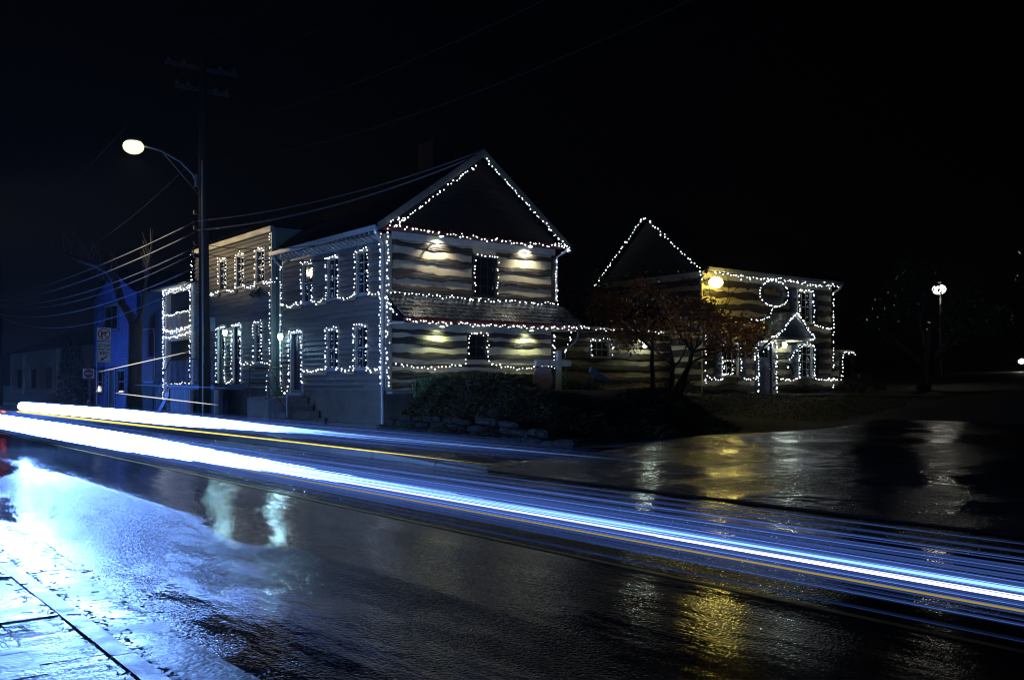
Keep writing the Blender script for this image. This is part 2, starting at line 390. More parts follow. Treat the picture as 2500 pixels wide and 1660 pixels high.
# far pavement and kerb
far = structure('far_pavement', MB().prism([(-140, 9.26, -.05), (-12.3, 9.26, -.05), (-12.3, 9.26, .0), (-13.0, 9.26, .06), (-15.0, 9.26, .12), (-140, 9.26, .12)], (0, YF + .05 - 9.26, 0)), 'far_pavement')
x = -75.0
zk = lambda x: 0.13 - .12 * sstep(x, -16.0, -12.4)
while x < -12.6:
    ln = min(rs.uniform(1.4, 2.2), -12.3 - x); dz = rs.uniform(-.005, .005); a, b = x + .008, x + ln - .008
    s = MB(); s.v = [p for q in (a, b) for p in ((q, 9.10, -.06), (q, 9.257, -.06), (q, 9.257, zk(q) + dz), (q, 9.13, zk(q) + dz), (q, 9.10, zk(q) + dz - .025))]
    s.f = [(0, 1, 2, 3, 4), (9, 8, 7, 6, 5)] + [(k, 5 + k, 5 + (k + 1) % 5, (k + 1) % 5) for k in range(5)]
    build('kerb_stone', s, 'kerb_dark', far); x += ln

def land(x, y):
    z = 0.11 + 0.86 * sstep(y, 17.5, 29.0) + max(0, y - 40) * 0.03 + 0.03 * nz(x * .4, y * .4)
    z += 2.2 * sstep(x, -22, -8) * sstep(y, 34, 60) + .25 * sstep(x, -15, -12.2) * sstep(y, 11.5, 14.5)
    m = sstep(y, 12.9, 14.0) * (1 - sstep(y, 18.2, 22.5)) * (1 - sstep(x, -19.0, -14.8))
    z += 1.12 * m * (1 - 0.25 * sstep(-x, 20.8, 22.4) * (1 - sstep(y, 13.4, 14.6)))
    return z
g = MB(); xs = [-140, -100, -70, -50, -40, -34, -30] + [-28 + 0.5 * i for i in range(41)] + [-5, 0, 6, 14, 30, 60, 120]; ys = [YF - .05 - .3 + 0.4 * j for j in range(45)] + [31.5, 33, 35, 37, 40, 44, 50, 60, 75, 100, 150, 250]
for x in xs:
    for y in ys: g.v.append((x, y, land(x, y) - (0.2 if x < -22.3 and y < 14 else 0)))
n = len(ys)
for i in range(len(xs) - 1):
    for j in range(n - 1): g.f.append((i * n + j, (i + 1) * n + j, (i + 1) * n + j + 1, i * n + j + 1))
structure('yard', g, 'soil', smooth=True)
g = MB(); xs = [-12.5 + 0.75 * i for i in range(60)] + [60, 120]; ys = [9.12 + 0.4 * j for j in range(30)]
def drive_z(x, y): return max(0.01 + 0.068 * (min(y, 14.5) - 9.1), land(x, y) + .03 - .4 * (y < 14)) + 0.010 * nz(x * 1.3, y * 1.3, 3)
for x in xs:
    for y in ys: g.v.append((x, y, drive_z(x, y)))
n = len(ys)
for i in range(len(xs) - 1):
    for j in range(n - 1): g.f.append((i * n + j, (i + 1) * n + j, (i + 1) * n + j + 1, i * n + j + 1))
structure('driveway', g, 'driveway', smooth=True)

# ------------------------------------------------------------------ facade pieces
def clapboards(parent, m, x0, x1, z0, z1, exposure, y, holes, seed):
    """overlapping boards along the street front, cut round the openings and butted at random joints"""
    r = random.Random(seed); z = z0
    while z < z1 - 0.03:
        top = min(z + exposure, z1)
        spans = [(x0, x1)]
        for (a, b, c, d) in holes:
            if top > c + .01 and z < d - .01:
                spans = [q for (s, e) in spans for q in ((s, min(e, a)), (max(s, b), e)) if q[1] - q[0] > .02]
        for s, e in spans:
            cuts = [s]; p = s
            while e - p > 2.6:
                p += r.uniform(1.3, 2.4)
                if e - p > .5: cuts.append(p)
            cuts.append(e)
            for a, b in zip(cuts, cuts[1:]):
                w1, w2 = r.uniform(-.005, .005), r.uniform(-.005, .005); dy = r.uniform(-.003, .003)
                a += .0015; b -= .0015
                mb = MB(); mid = (a + b) / 2; wm = r.uniform(-.006, .006)
                pr = []
                for px, wz in ((a, w1), (mid, wm), (b, w2)):
                    pr.append([(px, y - .075 + dy, z - .02 + wz), (px, y, z - .02 + wz), (px, y, top), (px, y - .006 + dy, top)])
                mb.v = [q for s_ in pr for q in s_]
                mb.f = [(3, 2, 1, 0), (8, 9, 10, 11)] + [(4 * i + k, 4 * i + (k + 1) % 4, 4 * i + 4 + (k + 1) % 4, 4 * i + 4 + k) for i in range(2) for k in range(4)]
                build('clapboard', mb, m, parent)
        z += exposure

def window_y(parent, x0, x1, z0, z1, y, trim, nx=2, ny=4, sill=True, name='window', blind=0.0, glow=None):
    """window in a wall that faces the street (-Y); casing, sash bars, panes"""
    c = MB(); t = .07
    c.box(x0 - t, x0, y - .05, y + .06, z0, z1 + t); c.box(x1, x1 + t, y - .05, y + .06, z0, z1 + t); c.box(x0, x1, y - .05, y + .06, z1, z1 + t)
    if sill: c.box(x0 - .12, x1 + .12, y - .09, y + .06, z0 - .06, z0 - .002)
    w = build(name, c, trim, parent)
    s = MB(); zm = (z0 + z1) / 2
    s.box(x0, x1, y - .012, y + .03, zm - .02, zm + .02); s.box(x0, x0 + .03, y - .012, y + .03, z0, z1); s.box(x1 - .03, x1, y - .012, y + .03, z0, z1)
    s.box(x0 + .03, x1 - .03, y - .012, y + .03, z1 - .03, z1); s.box(x0 + .03, x1 - .03, y - .012, y + .03, z0, z0 + .035)
    for i in range(1, nx):
        p = x0 + (x1 - x0) * i / nx; s.box(p - .009, p + .009, y - .006, y + .025, z0 + .036, z1 - .031)
    for j in range(1, ny):
        if j * 2 != ny:
            p = z0 + (z1 - z0) * j / ny; s.box(x0 + .031, x1 - .031, y - .004, y + .024, p - .009, p + .009)
    build('sash', s, trim, w)
    for a, b in ((z0 + .036, zm - .021), (zm + .021, z1 - .031)):
        build('pane', MB().box(x0 + .031, x1 - .031, y + .012, y + .016, a, b), 'window_glass', w)
    return w

def window_x(parent, y0, y1, z0, z1, x, trim, nx=3, ny=4, sill=True, name='window', depth=.06, pane='window_glass'):
    """window in a wall that faces +X"""
    c = MB(); t = .07
    c.box(x - depth, x + .05, y0 - t, y0, z0, z1 + t); c.box(x - depth, x + .05, y1, y1 + t, z0, z1 + t); c.box(x - depth, x + .05, y0, y1, z1, z1 + t)
    if sill: c.box(x - depth, x + .09, y0 - .1, y1 + .1, z0 - .06, z0 - .002)
    w = build(name, c, trim, parent)
    s = MB(); zm = (z0 + z1) / 2
    s.box(x - .03, x + .012, y0, y1, zm - .02, zm + .02); s.box(x - .03, x + .012, y0, y0 + .03, z0, z1); s.box(x - .03, x + .012, y1 - .03, y1, z0, z1)
    s.box(x - .03, x + .012, y0 + .031, y1 - .031, z1 - .03, z1); s.box(x - .03, x + .012, y0 + .031, y1 - .031, z0, z0 + .035)
    for i in range(1, nx):
        p = y0 + (y1 - y0) * i / nx; s.box(x - .025, x + .006, p - .01, p + .01, z0 + .036, z1 - .031)
    for j in range(1, ny):
        if j * 2 != ny:
            p = z0 + (z1 - z0) * j / ny; s.box(x - .024, x + .004, y0 + .031, y1 - .031, p - .01, p + .01)
    build('sash', s, trim, w)
    for a, b in ((z0 + .036, zm - .021), (zm + .021, z1 - .031)):
        build('pane', MB().box(x - .016, x - .012, y0 + .031, y1 - .031, a, b), pane, w)
    return w

def log_x(parent, x, y0, y1, zc0, zc1, h, seed, proud=.04):
    """a hewn log in a wall facing +X, wavy upper and lower edges"""
    n = max(4, int((y1 - y0) / .16)); mb = MB(); r = random.Random(seed); ph = r.uniform(0, 50)
    for i in range(n + 1):
        f = i / n; yy = y0 + (y1 - y0) * f; zc = zc0 + (zc1 - zc0) * f
        a = h * (.5 + .42 * nz(yy * 0.9, ph, 1) + .3 * nz(yy * 4, ph, 2)); b = h * (.5 + .42 * nz(yy * 1.0, ph, 5) + .3 * nz(yy * 4.4, ph, 7))
        d = proud * (1 + .4 * nz(yy * 2, ph, 9))
        mb.v += [(x, yy, zc - b), (x + d * .8, yy, zc - b * .8), (x + d, yy, zc), (x + d * .75, yy, zc + a * .8), (x, yy, zc + a)]
    for i in range(n):
        for k in range(4): mb.f.append((5 * i + k, 5 * i + 5 + k, 5 * i + 6 + k, 5 * i + 1 + k))
    mb.f += [(4, 3, 2, 1, 0), tuple(5 * n + k for k in range(5))]
    return build('log', mb, 'log', parent)

def log_y(parent, y, x0, x1, zc, h, seed, proud=.05):
    n = max(4, int((x1 - x0) / .2)); mb = MB(); ph = seed * 3.7
    for i in range(n + 1):
        xx = x0 + (x1 - x0) * i / n
        a = h * (.5 + .3 * nz(xx * .8, ph, 1)); b = h * (.5 + .3 * nz(xx * .9, ph, 5))
        mb.v += [(xx, y, zc - b), (xx, y - proud, zc - b * .8), (xx, y - proud, zc + a * .8), (xx, y, zc + a)]
    for i in range(n):
        for k in range(3): mb.f.append((4 * i + k, 4 * i + 1 + k, 4 * i + 5 + k, 4 * i + 4 + k))
    mb.f += [(0, 1, 2, 3), tuple(4 * n + k for k in (3, 2, 1, 0))]
    return build('log', mb, 'log', parent)

# ------------------------------------------------------------------ the corner log house
CX0, CX1 = -28.95, XG
house = thing('log_house', 'corner house with grey clapboard street front and log gable end outlined in lights', 'house', (-25.6, 16.2, 0.1))
H1W = [(-27.38, -26.75, 3.92, 5.1), (-25.69, -25.06, 3.92, 5.1), (-23.92, -23.29, 3.92, 5.1), (-25.72, -25.09, 1.84, 3.0), (-23.99, -23.36, 1.84, 3.0)]
door1 = (-28.22, -27.46, 1.12, 2.98)
build('foundation', MB().box(CX0, CX1 - .02, YF - .03, YF + .3, .0, 1.21).box(CX1 - .32, CX1 - .02, YF + .3, 19.1, 0, 1.21), 'stucco', house)
build('foundation_ledge', MB().box(CX1 - .3, CX1 + .28, YF + .02, YF + 1.1, 1.13, 1.205), 'concrete', house)
core = MB().box(CX0 + .01, CX1 - .02, YF + .14, 19.06, 1.215, 5.45)
build('interior', core, 'interior', house)
mb = MB()     # sheathing behind the boards, with the openings left out
xs = sorted({CX0, CX1 - .02} | {v for h in H1W + [door1] for v in h[:2]})
def sheath(x0, x1, z0, z1, holes, y0, y1):
    mb = MB(); xs = sorted({x0, x1} | {v for h in holes for v in h[:2]})
    for a, b in zip(xs, xs[1:]):
        hs = sorted((h[2], h[3]) for h in holes if h[0] < (a + b) / 2 < h[1]); z = z0
        for c, d in hs:
            if c - z > .01: mb.box(a, b, y0, y1, z, c)
            z = d
        if z1 - z > .01: mb.box(a, b, y0, y1, z, z1)
    return mb
build('wall', sheath(CX0, CX1 - .02, 1.215, 5.45, H1W + [door1], YF, YF + .12), 'grey_siding', house)
holes = [(a - .07, b + .07, c - .06, d + .07) for a, b, c, d in H1W] + [(door1[0] - .09, door1[1] + .09, 1.0, door1[3] + .09)]
clapboards(house, 'grey_siding', CX0 + .07, CX1 - .13, 1.24, 5.3, .15, YF - .001, holes, 11)
for h in H1W: window_y(house, *h, YF - .005, 'grey_trim')
# entrance door
d = build('door', MB().box(door1[0] + .02, door1[1] - .02, YF + .04, YF + .09, door1[2], door1[3] - .02), 'dark_boards', house)
c = MB()
for a, b in ((1.22, 1.75), (1.86, 2.3), (2.4, 2.86)):
    for e, f_ in ((-28.14, -27.88), (-27.8, -27.54)): c.box(e, f_, YF + .028, YF + .039, a, b)
build('door_panel', c, 'dark_boards', d)
build('handle', MB().ball((-27.56, YF + .01, 2.02), .03, 8, 5), 'galvanised', d)
c = MB().box(door1[0] - .09, door1[0] + .01, YF - .06, YF + .1, 1.12, 3.07).box(door1[1] - .01, door1[1] + .09, YF - .06, YF + .1, 1.12, 3.07).box(door1[0] + .01, door1[1] - .01, YF - .06, YF + .1, 2.985, 3.07)
build('door_casing', c, 'grey_trim', house); build('threshold', MB().box(door1[0] - .12, door1[1] + .14, YF - .14, YF + .1, 1.04, 1.118), 'concrete', house)
build('corner_board', MB().box(CX1 - .13, CX1 + .035, YF - .035, YF - .002, 1.22, 5.46), 'grey_trim', house)
build('corner_board', MB().box(CX1 + .002, CX1 + .035, YF + .0, YF + .15, 1.22, 5.46), 'grey_trim', house)
build('corner_board', MB().box(CX0 - .01, CX0 + .07, YF - .035, YF - .002, 1.22, 5.46), 'grey_trim', house)
build('frieze', MB().box(CX0 + .07, CX1 - .13, YF - .04, YF - .003, 5.31, 5.46), 'grey_trim', house)
x = CX0 + .12
dm = None
while x < CX1 - .2:
    if dm is None:
        o = build('dentil', MB().prism([(x, YF - .045, 5.36), (x, YF - .045, 5.52), (x, YF - .28, 5.52), (x, YF - .28, 5.47)], (.09, 0, 0)), 'grey_trim', house); x0d = x
        for v in o.data.vertices: v.co.x += origin(house).x - x0d; v.co.y += origin(house).y - YF; v.co.z += origin(house).z
        dm = o.data; o.location = (x - origin(house).x, YF - origin(house).y, -origin(house).z)
    else: link_copy('dentil', dm, (x, YF, 0), house)
    x += .27
# gutter and down pipes
gm = MB().prism([(CX0 - .15, YF - .29, 5.53), (CX0 - .15, YF - .42, 5.53), (CX0 - .15, YF - .44, 5.64), (CX0 - .15, YF - .29, 5.64)], (CX1 - CX0 + .3, 0, 0))
build('gutter', gm, 'gutter_metal', house)
build('down_pipe', MB().tube([(CX1 + .02, YF - .37, 5.55), (CX1 + .02, YF - .33, 5.45), (CX1 - .06, YF - .1, 5.18), (CX1 - .06, YF - .09, 1.2), (CX1 - .06, YF - .09, .15)], .042, 8), 'gutter_metal', house)
build('down_pipe', MB().tube([(CX0 + .0, YF - .37, 5.55), (CX0 + .0, YF - .3, 5.4), (CX0 - .02, YF - .09, 5.2), (CX0 - .02, YF - .09, 1.3)], .04, 8), 'gutter_metal', house)
# roof: ridge along the street, gable to the right
ZE, ZR, YR = 5.58, 8.02, 16.2
def roof_slab(x0, x1, y0, z0, y1, z1, t):
    n = Vector((0, -(z1 - z0), (y1 - y0))).normalized() * t
    if n.z < 0: n = -n
    return MB().prism([(x0, y0, z0), (x0, y1, z1), (x0, y1 + n.y, z1 + n.z), (x0, y0 + n.y, z0 + n.z)], (x1 - x0, 0, 0))
rf = build('roof', roof_slab(CX0 - .1, CX1 + .26, YF - .36, ZE - .02, YR, ZR, .1), 'roof_dark', house)
build('roof', roof_slab(CX0 - .1, CX1 + .26, 19.5, ZE - .02, YR, ZR, .1), 'roof_dark', house)
ch = MB(); r = random.Random(5)
chim = build('chimney', MB().box(-25.02, -24.18, 15.82, 16.58, 7.6, 8.78), 'brick', rf)
# gable: dark shingled triangle, rake boards, eave trim
build('gable_wall', MB().prism([(CX1 - .05, YF - .2, 5.56), (CX1 - .05, 19.4, 5.56), (CX1 - .05, YR, ZR - .04)], (.06, 0, 0)), 'dark_boards', house)
z = 5.62
while z < 7.8:
    f_ = (z - 5.56) / (ZR - 5.6); a = YF - .1 + (YR - YF + .1) * f_; b = 19.3 - (19.3 - YR) * f_
    build('gable_board', MB().prism([(CX1 + .012, a, z), (CX1 + .035, a, z - .01), (CX1 + .016, a + .05, z + .14), (CX1 + .012, a + .05, z + .14)], (0, b - a - .05, 0)), 'dark_boards', house); z += .15
for y0 in (YF - .42, 19.55):
    s = 1 if y0 < YR else -1
    pr = MB().prism([(CX1 + .262, y0, ZE - .12), (CX1 + .262, YR, ZR - .1), (CX1 + .262, YR, ZR + .13), (CX1 + .262, y0, ZE + .1)], (.03, 0, 0))
    build('rake_board', pr, 'rake_trim', house)
build('eave_trim', MB().box(CX1 + .012, CX1 + .05, YF + .15, 19.1, 5.35, 5.54), 'cream_trim', house)
build('eave_ledge', MB().prism([(CX1 + .0, YF - .1, 5.545), (CX1 + .34, YF - .1, 5.545), (CX1 + .34, YF - .1, 5.58), (CX1, YF - .1, 5.76)], (0, 6.15, 0)), 'red_trim', house)
build('gutter_return', MB().tube([(CX1 + .3, 19.4, 5.58), (CX1 + .24, 19.32, 5.45), (CX1 + .08, 19.14, 5.3), (CX1 + .07, 19.12, 3.95)], .035, 8), 'white_trim', house)
# log wall
build('chinking', MB().box(CX1 - .02, CX1, YF + .15, 15.97, 3.88, 5.35).box(CX1 - .02, CX1, 16.8, 19.05, 3.88, 5.35).box(CX1 - .02, CX1, 15.97, 16.8, 3.88, 3.93).box(CX1 - .02, CX1, 15.97, 16.8, 5.12, 5.35), 'chinking', house)
build('chinking', MB().box(CX1 - .02, CX1, YF + .15, 15.8, 1.22, 3.12).box(CX1 - .02, CX1, 16.48, 19.05, 1.22, 3.12).box(CX1 - .02, CX1, 15.8, 16.48, 1.22, 2.1).box(CX1 - .02, CX1, 15.8, 16.48, 2.83, 3.12), 'chinking', house)
UL = [(5.24, .17), (4.84, .21), (4.40, .23), (4.02, .22)]
for i, (zc, h) in enumerate(UL):
    log_x(house, CX1 + .002, YF + .16, 15.98, zc + .02, zc - .05, h, 20 + i); log_x(house, CX1 + .002, 16.86, 19.02, zc - .02 - .05 * (i % 2), zc - .03, h * .8, 40 + i)
LL = [(2.83, .14), (2.55, .19), (2.18, .16), (1.92, .10), (1.62, .20), (1.32, .16)]
for i, (zc, h) in enumerate(LL):
    if zc > 2.0: log_x(house, CX1 + .002, YF + .16, 15.80, zc + .02, zc - .02, h, 60 + i); log_x(house, CX1 + .002, 16.48, 19.02, zc - .01, zc + .02, h * .9, 80 + i)
    else: log_x(house, CX1 + .002, YF + .16, 19.02, zc + .02, zc, h, 60 + i)
window_x(house, 16.06, 16.78, 3.96, 5.08, CX1 + .01, 'dark_boards', nx=3, ny=4)
window_x(house, 15.88, 16.40, 2.16, 2.79, CX1 + .01, 'dark_boards', nx=2, ny=2)
build('corner_board', MB().box(CX1 + .0, CX1 + .06, 18.98, 19.1, 1.22, 5.35), 'dark_boards', house)
# pent roof over the ground floor
PX, PZ0, PZ1, PY0, PY1 = CX1 + 1.0, 3.14, 3.82, YF + .04, 19.42
pent = build('pent_roof', MB().prism([(CX1 + .01, PY0, PZ1 - .02), (PX, PY0 - .1, PZ0 - .02), (PX, PY0 - .1, PZ0 - .06), (CX1 + .01, PY0, PZ1 - .1)], (0, PY1 - PY0, 0)), 'roof_dark', house)
build('fascia', MB().box(PX - .02, PX + .025, PY0 - .1, PY1, PZ0 - .13, PZ0 - .0), 'red_trim', house)
build('soffit', MB().box(CX1 + .06, PX - .03, PY0, PY1 - .1, PZ0 - .13, PZ0 - .09), 'cream_trim', house)
rows = 6; r = random.Random(9)
for i in range(rows):
    y = PY0 - .08
    f0 = i / rows; f1 = (i + 1.45) / rows
    xa = PX + .03 + (CX1 + .0 - PX) * f0; za = PZ0 + (PZ1 - PZ0) * f0 + .015; xb = PX + (CX1 - PX) * min(1, f1); zb = PZ0 + (PZ1 - PZ0) * min(1, f1) + .005
    while y < PY1 - .1 - .25 * f0:
        w = r.uniform(.15, .27); j = r.uniform(-.012, .012); k = r.uniform(-.006, .008)
        q = [(xa + j, y + .004, za + k), (xa + j, y + w - .004, za + k + r.uniform(-.004, .004)), (xb, y + w - .004, zb + .004), (xb, y + .004, zb + .004)]
        build('shingle', MB().prism(q, (0.006, 0, .018)), 'shingle', pent); y += w
build('pent_gutter', MB().tube([(PX - .01, 19.35, PZ0 - .1), (PX - .1, 19.3, PZ0 - .16), (PX - .1, 19.24, PZ0 - .45), (CX1 + .5, 19.12, PZ0 - .7), (CX1 + .5, 19.12, 1.5)], .035, 8), 'galvanised', house)

# ------------------------------------------------------------------ the second clapboard house
BX0, BX1 = -37.0, -29.78
h2 = thing('clapboard_house', 'tall tan clapboard house behind the utility pole, three upper windows outlined in lights', 'house', (-33.4, 16, 0.1))
H2W = [(-34.36, -33.70, 4.83, 5.92), (-32.72, -32.10, 4.83, 5.92), (-30.98, -30.36, 4.83, 5.92), (-31.14, -30.52, 2.1, 3.44)]
H2D = [(-34.5, -33.86, 1.42, 3.38), (-33.0, -32.36, 1.42, 3.44)]
build('interior', MB().box(BX0 + .1, BX1 - .1, YF + .14, 19, .1, 6.5), 'interior', h2)
build('wall', sheath(BX0, BX1, .12, 6.6, H2W + H2D, YF, YF + .12), 'tan_siding', h2)
build('side_wall', MB().box(BX1 - .1, BX1, YF + .125, 19, .12, 6.6), 'green_wall', h2)
holes = [(a - .07, b + .07, c - .06, d + .07) for a, b, c, d in H2W] + [(a - .08, b + .08, 1.0, d + .08) for a, b, c, d in H2D]
clapboards(h2, 'tan_siding', BX0 + .06, BX1 - .08, 1.3, 6.42, .152, YF - .001, holes, 17)
for k, h in enumerate(H2W): window_y(h2, *h, YF - .005, 'grey_trim')
for k, (a, b, c, dd) in enumerate(H2D):
    cs = MB().box(a - .08, a, YF - .06, YF + .1, c, dd + .08).box(b, b + .08, YF - .06, YF + .1, c, dd + .08).box(a, b, YF - .06, YF + .1, dd, dd + .08)
    build('door_casing', cs, 'white_trim', h2)
    dr = build('door', MB().box(a + .01, b - .01, YF + .03, YF + .08, c + .01, dd - .01), 'dark_boards' if k else 'garage_green', h2)
    build('door_pane', MB().box(a + .1, b - .1, YF + .022, YF + .029, c + .9, dd - .15), 'window_glass', dr)
    build('handle', MB().ball((b - .08, YF + .005, c + .95), .025, 8, 5), 'galvanised', dr)
build('corner_board', MB().box(BX1 - .08, BX1 + .01, YF - .035, YF - .002, .5, 6.5), 'grey_trim', h2)
build('cornice', MB().box(BX0 - .1, BX1 + .1, YF - .12, YF - .003, 6.43, 6.62), 'tan_siding', h2)
build('roof', MB().prism([(BX0 - .1, YF - .2, 6.63), (BX0 - .1, 19, 6.63), (BX0 - .1, 19, 7.0), (BX0 - .1, YF - .05, 6.8)], (BX1 - BX0 + .2, 0, 0)), 'roof_dark', h2)
build('basement_wall', MB().box(BX0, BX1 - .02, YF - .03, YF - .002, .1, 1.24), 'stucco', h2)
build('roof_flashing', MB().prism([(BX1 + .3, 15.0, 6.5), (BX1 + .3, 16.3, 7.5), (BX1 + .3, 16.4, 7.3), (BX1 + .3, 15.2, 6.4)], (.25, 0, 0)), 'cream_trim', h2)
# small roof vent and twin floodlight (unlit)
fl = thing('security_light', 'unlit black twin spotlight on the clapboards below the upper windows', 'floodlight', (-30.79, YF, 4.5))
build('mounting_plate', MB().disc((-30.79, YF - .04, 4.62), .09, 12, 'y', (0, -.04, 0)), 'iron', fl)
for s in (-1, 1):
    build('lamp_head', MB().tube([(-30.79 + .05 * s, YF - .1, 4.6), (-30.79 + .14 * s, YF - .16, 4.52), (-30.79 + .19 * s, YF - .24, 4.36)], [.05, .08, .11], 10), 'iron', fl)

# ------------------------------------------------------------------ porch house
QX0, QX1 = -40.4, -37.02
h3 = thing('porch_house', 'narrow porch house with garage bay and balcony, every edge wound with lights', 'house', (-38.7, 15.5, 0.1))
build('back_wall', MB().box(QX0, QX1, YF + .9, YF + 1.0, .12, 5.4), 'tan_siding', h3)
build('side_wall', MB().box(QX0, QX0 + .1, YF + .1, YF + .9, .12, 5.4), 'tan_siding', h3)
for xx in (QX0, QX1 - .2): build('column', MB().box(xx, xx + .2, YF - .1, YF + .1, .12, 5.3), 'white_trim', h3)
build('lintel', MB().box(QX0 + .2, QX1 - .2, YF - .08, YF + .08, 5.12, 5.3), 'cream_trim', h3)
build('balcony_floor', MB().box(QX0 + .2, QX1 - .2, YF - .08, YF + .9, 3.48, 3.62), 'cream_trim', h3)
build('garage_header', MB().box(QX0 + .2, QX1 - .2, YF - .07, YF + .06, 3.15, 3.475), 'cream_trim', h3)
build('balcony_rail', MB().box(QX0 + .2, QX1 - .2, YF - .06, YF + .0, 4.22, 4.3), 'cream_trim', h3)
bm_ = None
for i in range(19):
    xx = QX0 + .3 + i * .153
    if bm_ is None:
        o = build('baluster', MB().box(-.035, .035, -.02, .02, 0, .59), 'cream_trim', h3)
        for v in o.data.vertices: v.co += origin(h3)
        bm_ = o.data; o.location = Vector((xx, YF - .03, 3.625)) - origin(h3)
    else: link_copy('baluster', bm_, (xx, YF - .03, 3.625), h3)
wq = window_y(h3, -39.65, -38.7, 4.2, 5.1, YF + .86, 'grey_trim', nx=1, ny=2); wq2 = window_y(h3, -38.5, -37.5, 4.2, 5.1, YF + .86, 'grey_trim', nx=1, ny=2)
build('blind', MB().box(-38.45, -37.55, YF + .845, YF + .852, 4.78, 5.06), 'blind', wq2)
for k in range(13):
    build('garage_board', MB().prism([(QX0 + .22, YF + .5, .55 + k * .2), (QX0 + .22, YF + .47, .55 + k * .2), (QX0 + .22, YF + .495, .748 + k * .2), (QX0 + .22, YF + .5, .748 + k * .2)], (2.94, 0, 0)), 'garage_green', h3)
build('floor_slab', MB().box(QX0, QX1, YF - .1, YF + .9, .1, .55), 'concrete', h3)
build('roof', MB().prism([(QX0 - .75, YF - .45, 5.38), (QX0 - .75, YF - .4, 5.46), (QX0 - .75, YF + 2.4, 6.3), (QX0 - .75, YF + 2.4, 6.2)], (4.1, 0, 0)), 'roof_dark', h3)
build('eave', MB().box(QX0 - .7, QX1 + .02, YF - .44, YF + .08, 5.305, 5.375), 'cream_trim', h3)
build('roof_box', MB().box(-39.2, -38.85, YF + 1.2, YF + 1.5, 6.05, 6.5), 'white_trim', h3)

# ------------------------------------------------------------------ green building with the red panel, blue-lit gable house, far left
gb = thing('green_building', 'dark green plain building between the porch house and the blue-lit gable house', 'building', (-42.5, 16, .1))
build('wall', MB().box(-44.5, -40.45, YF + .12, 20, .1, 5.4), 'green_wall', gb)
build('coping', MB().box(-44.5, -40.45, YF + .06, YF + .3, 5.405, 5.5), 'red_trim', gb)
for k in range(2): build('shutter_door', MB().box(-44.3 + 1.9 * k, -42.6 + 1.9 * k, YF + .09, YF + .117, .12, 1.2), 'green_wall', gb)
def chamfer(y, x0, x1, z0, z1, c, d): return MB().prism([(x0 + c, y, z0), (x1 - c, y, z0), (x1, y, z0 + c), (x1, y, z1 - c), (x1 - c, y, z1), (x0 + c, y, z1), (x0, y, z1 - c), (x0, y, z0 + c)], (0, d, 0))
pn = thing('panel_sign', 'tall blank red-brown panel with clipped corners on the green wall', 'sign', (-43.27, YF + .1, 1.46))
build('border', chamfer(YF + .085, -44.18, -42.36, 1.44, 3.86, .22, .03), 'cream_trim', pn)
build('board', chamfer(YF + .07, -44.12, -42.42, 1.5, 3.80, .2, .014), 'panel_red', pn)

bh = thing('blue_lit_house', 'painted brick house with pointed gable and shop windows behind the tree, blue light put into its wall colour', 'house', (-48.2, 16, .1))
BZ = 5.7
build('wall', sheath(-51.8, -44.55, .1, BZ, [(-49.9, -47.5, 4.0, 5.3), (-51.4, -50.2, .95, 2.08), (-49.1, -48.05, .12, 2.15), (-47.7, -46.4, .95, 2.1)], YF, YF + .2), 'blue_lit_joint', bh)
build('gable_wall', MB().prism([(-51.8, YF, BZ + .002), (-44.55, YF, BZ + .002), (-48.3, YF, 6.9)], (0, .2, 0)), 'blue_lit_joint', bh)
bk = MB(); r = random.Random(4); z = .15; kk = 0
holes = [(-50.0, -47.4, 3.95, 5.4), (-51.45, -50.15, .9, 2.2), (-49.2, -48.0, 0, 2.2), (-47.75, -46.35, .9, 2.2)]
while z < 6.7:
    x0, x1 = -51.78, -44.57
    if z > BZ: f_ = (z + .14 - BZ) / (6.9 - BZ); x0 += 3.5 * f_; x1 -= 3.75 * f_
    x = x0 - (.2 if kk % 2 else 0)
    while x < x1:
        a, b = max(x, x0) + .008, min(x + .4, x1) - .008
        if b - a > .05 and not any(a < h[1] and b > h[0] and z < h[3] and z + .13 > h[2] for h in holes):
            bk.box(a, b, YF - .012 - r.random() * .008, YF - .001, z, z + .128)
        x += .4
    z += .14; kk += 1
build('brickwork', bk, 'blue_lit_brick', bh, kind='stuff')
window_y(bh, -49.75, -47.62, 4.05, 5.2, YF + .02, 'grey_trim', nx=2, ny=2)
s1 = window_y(bh, -51.3, -50.3, 1.0, 2.0, YF + .03, 'white_trim', nx=1, ny=2); s2 = window_y(bh, -47.6, -46.5, 1.0, 2.02, YF + .03, 'grey_trim', nx=1, ny=2)
dd = build('door', MB().box(-49.0, -48.15, YF + .06, YF + .1, .14, 2.05), 'dark_boards', bh)
build('door_casing', MB().box(-49.1, -49.01, YF - .03, YF + .12, .13, 2.14).box(-48.14, -48.05, YF - .03, YF + .12, .13, 2.14).box(-49.0, -48.15, YF - .03, YF + .12, 2.06, 2.14), 'white_trim', bh)
for s in (-1, 1):
    x1 = -48.3 + s * 3.75
    build('roof', MB().prism([(x1, YF - .15, BZ - .1), (-48.3, YF - .15, 6.95), (-48.3, YF - .15, 7.05), (x1, YF - .15, BZ)], (0, 7, 0)), 'roof_dark', bh)
build('window_candle', MB().tube([(-50.9, YF - .0, 1.02), (-50.9, YF - .0, 1.12), (-50.9, YF - .0, 1.3)], [.16, .07, .01], 8).tube([(-46.95, YF - .0, 1.02), (-46.95, YF, 1.07)], [.15, .1], 8), emit('candle_glow', (1, .95, .85), 1.6, sample=False), bh)

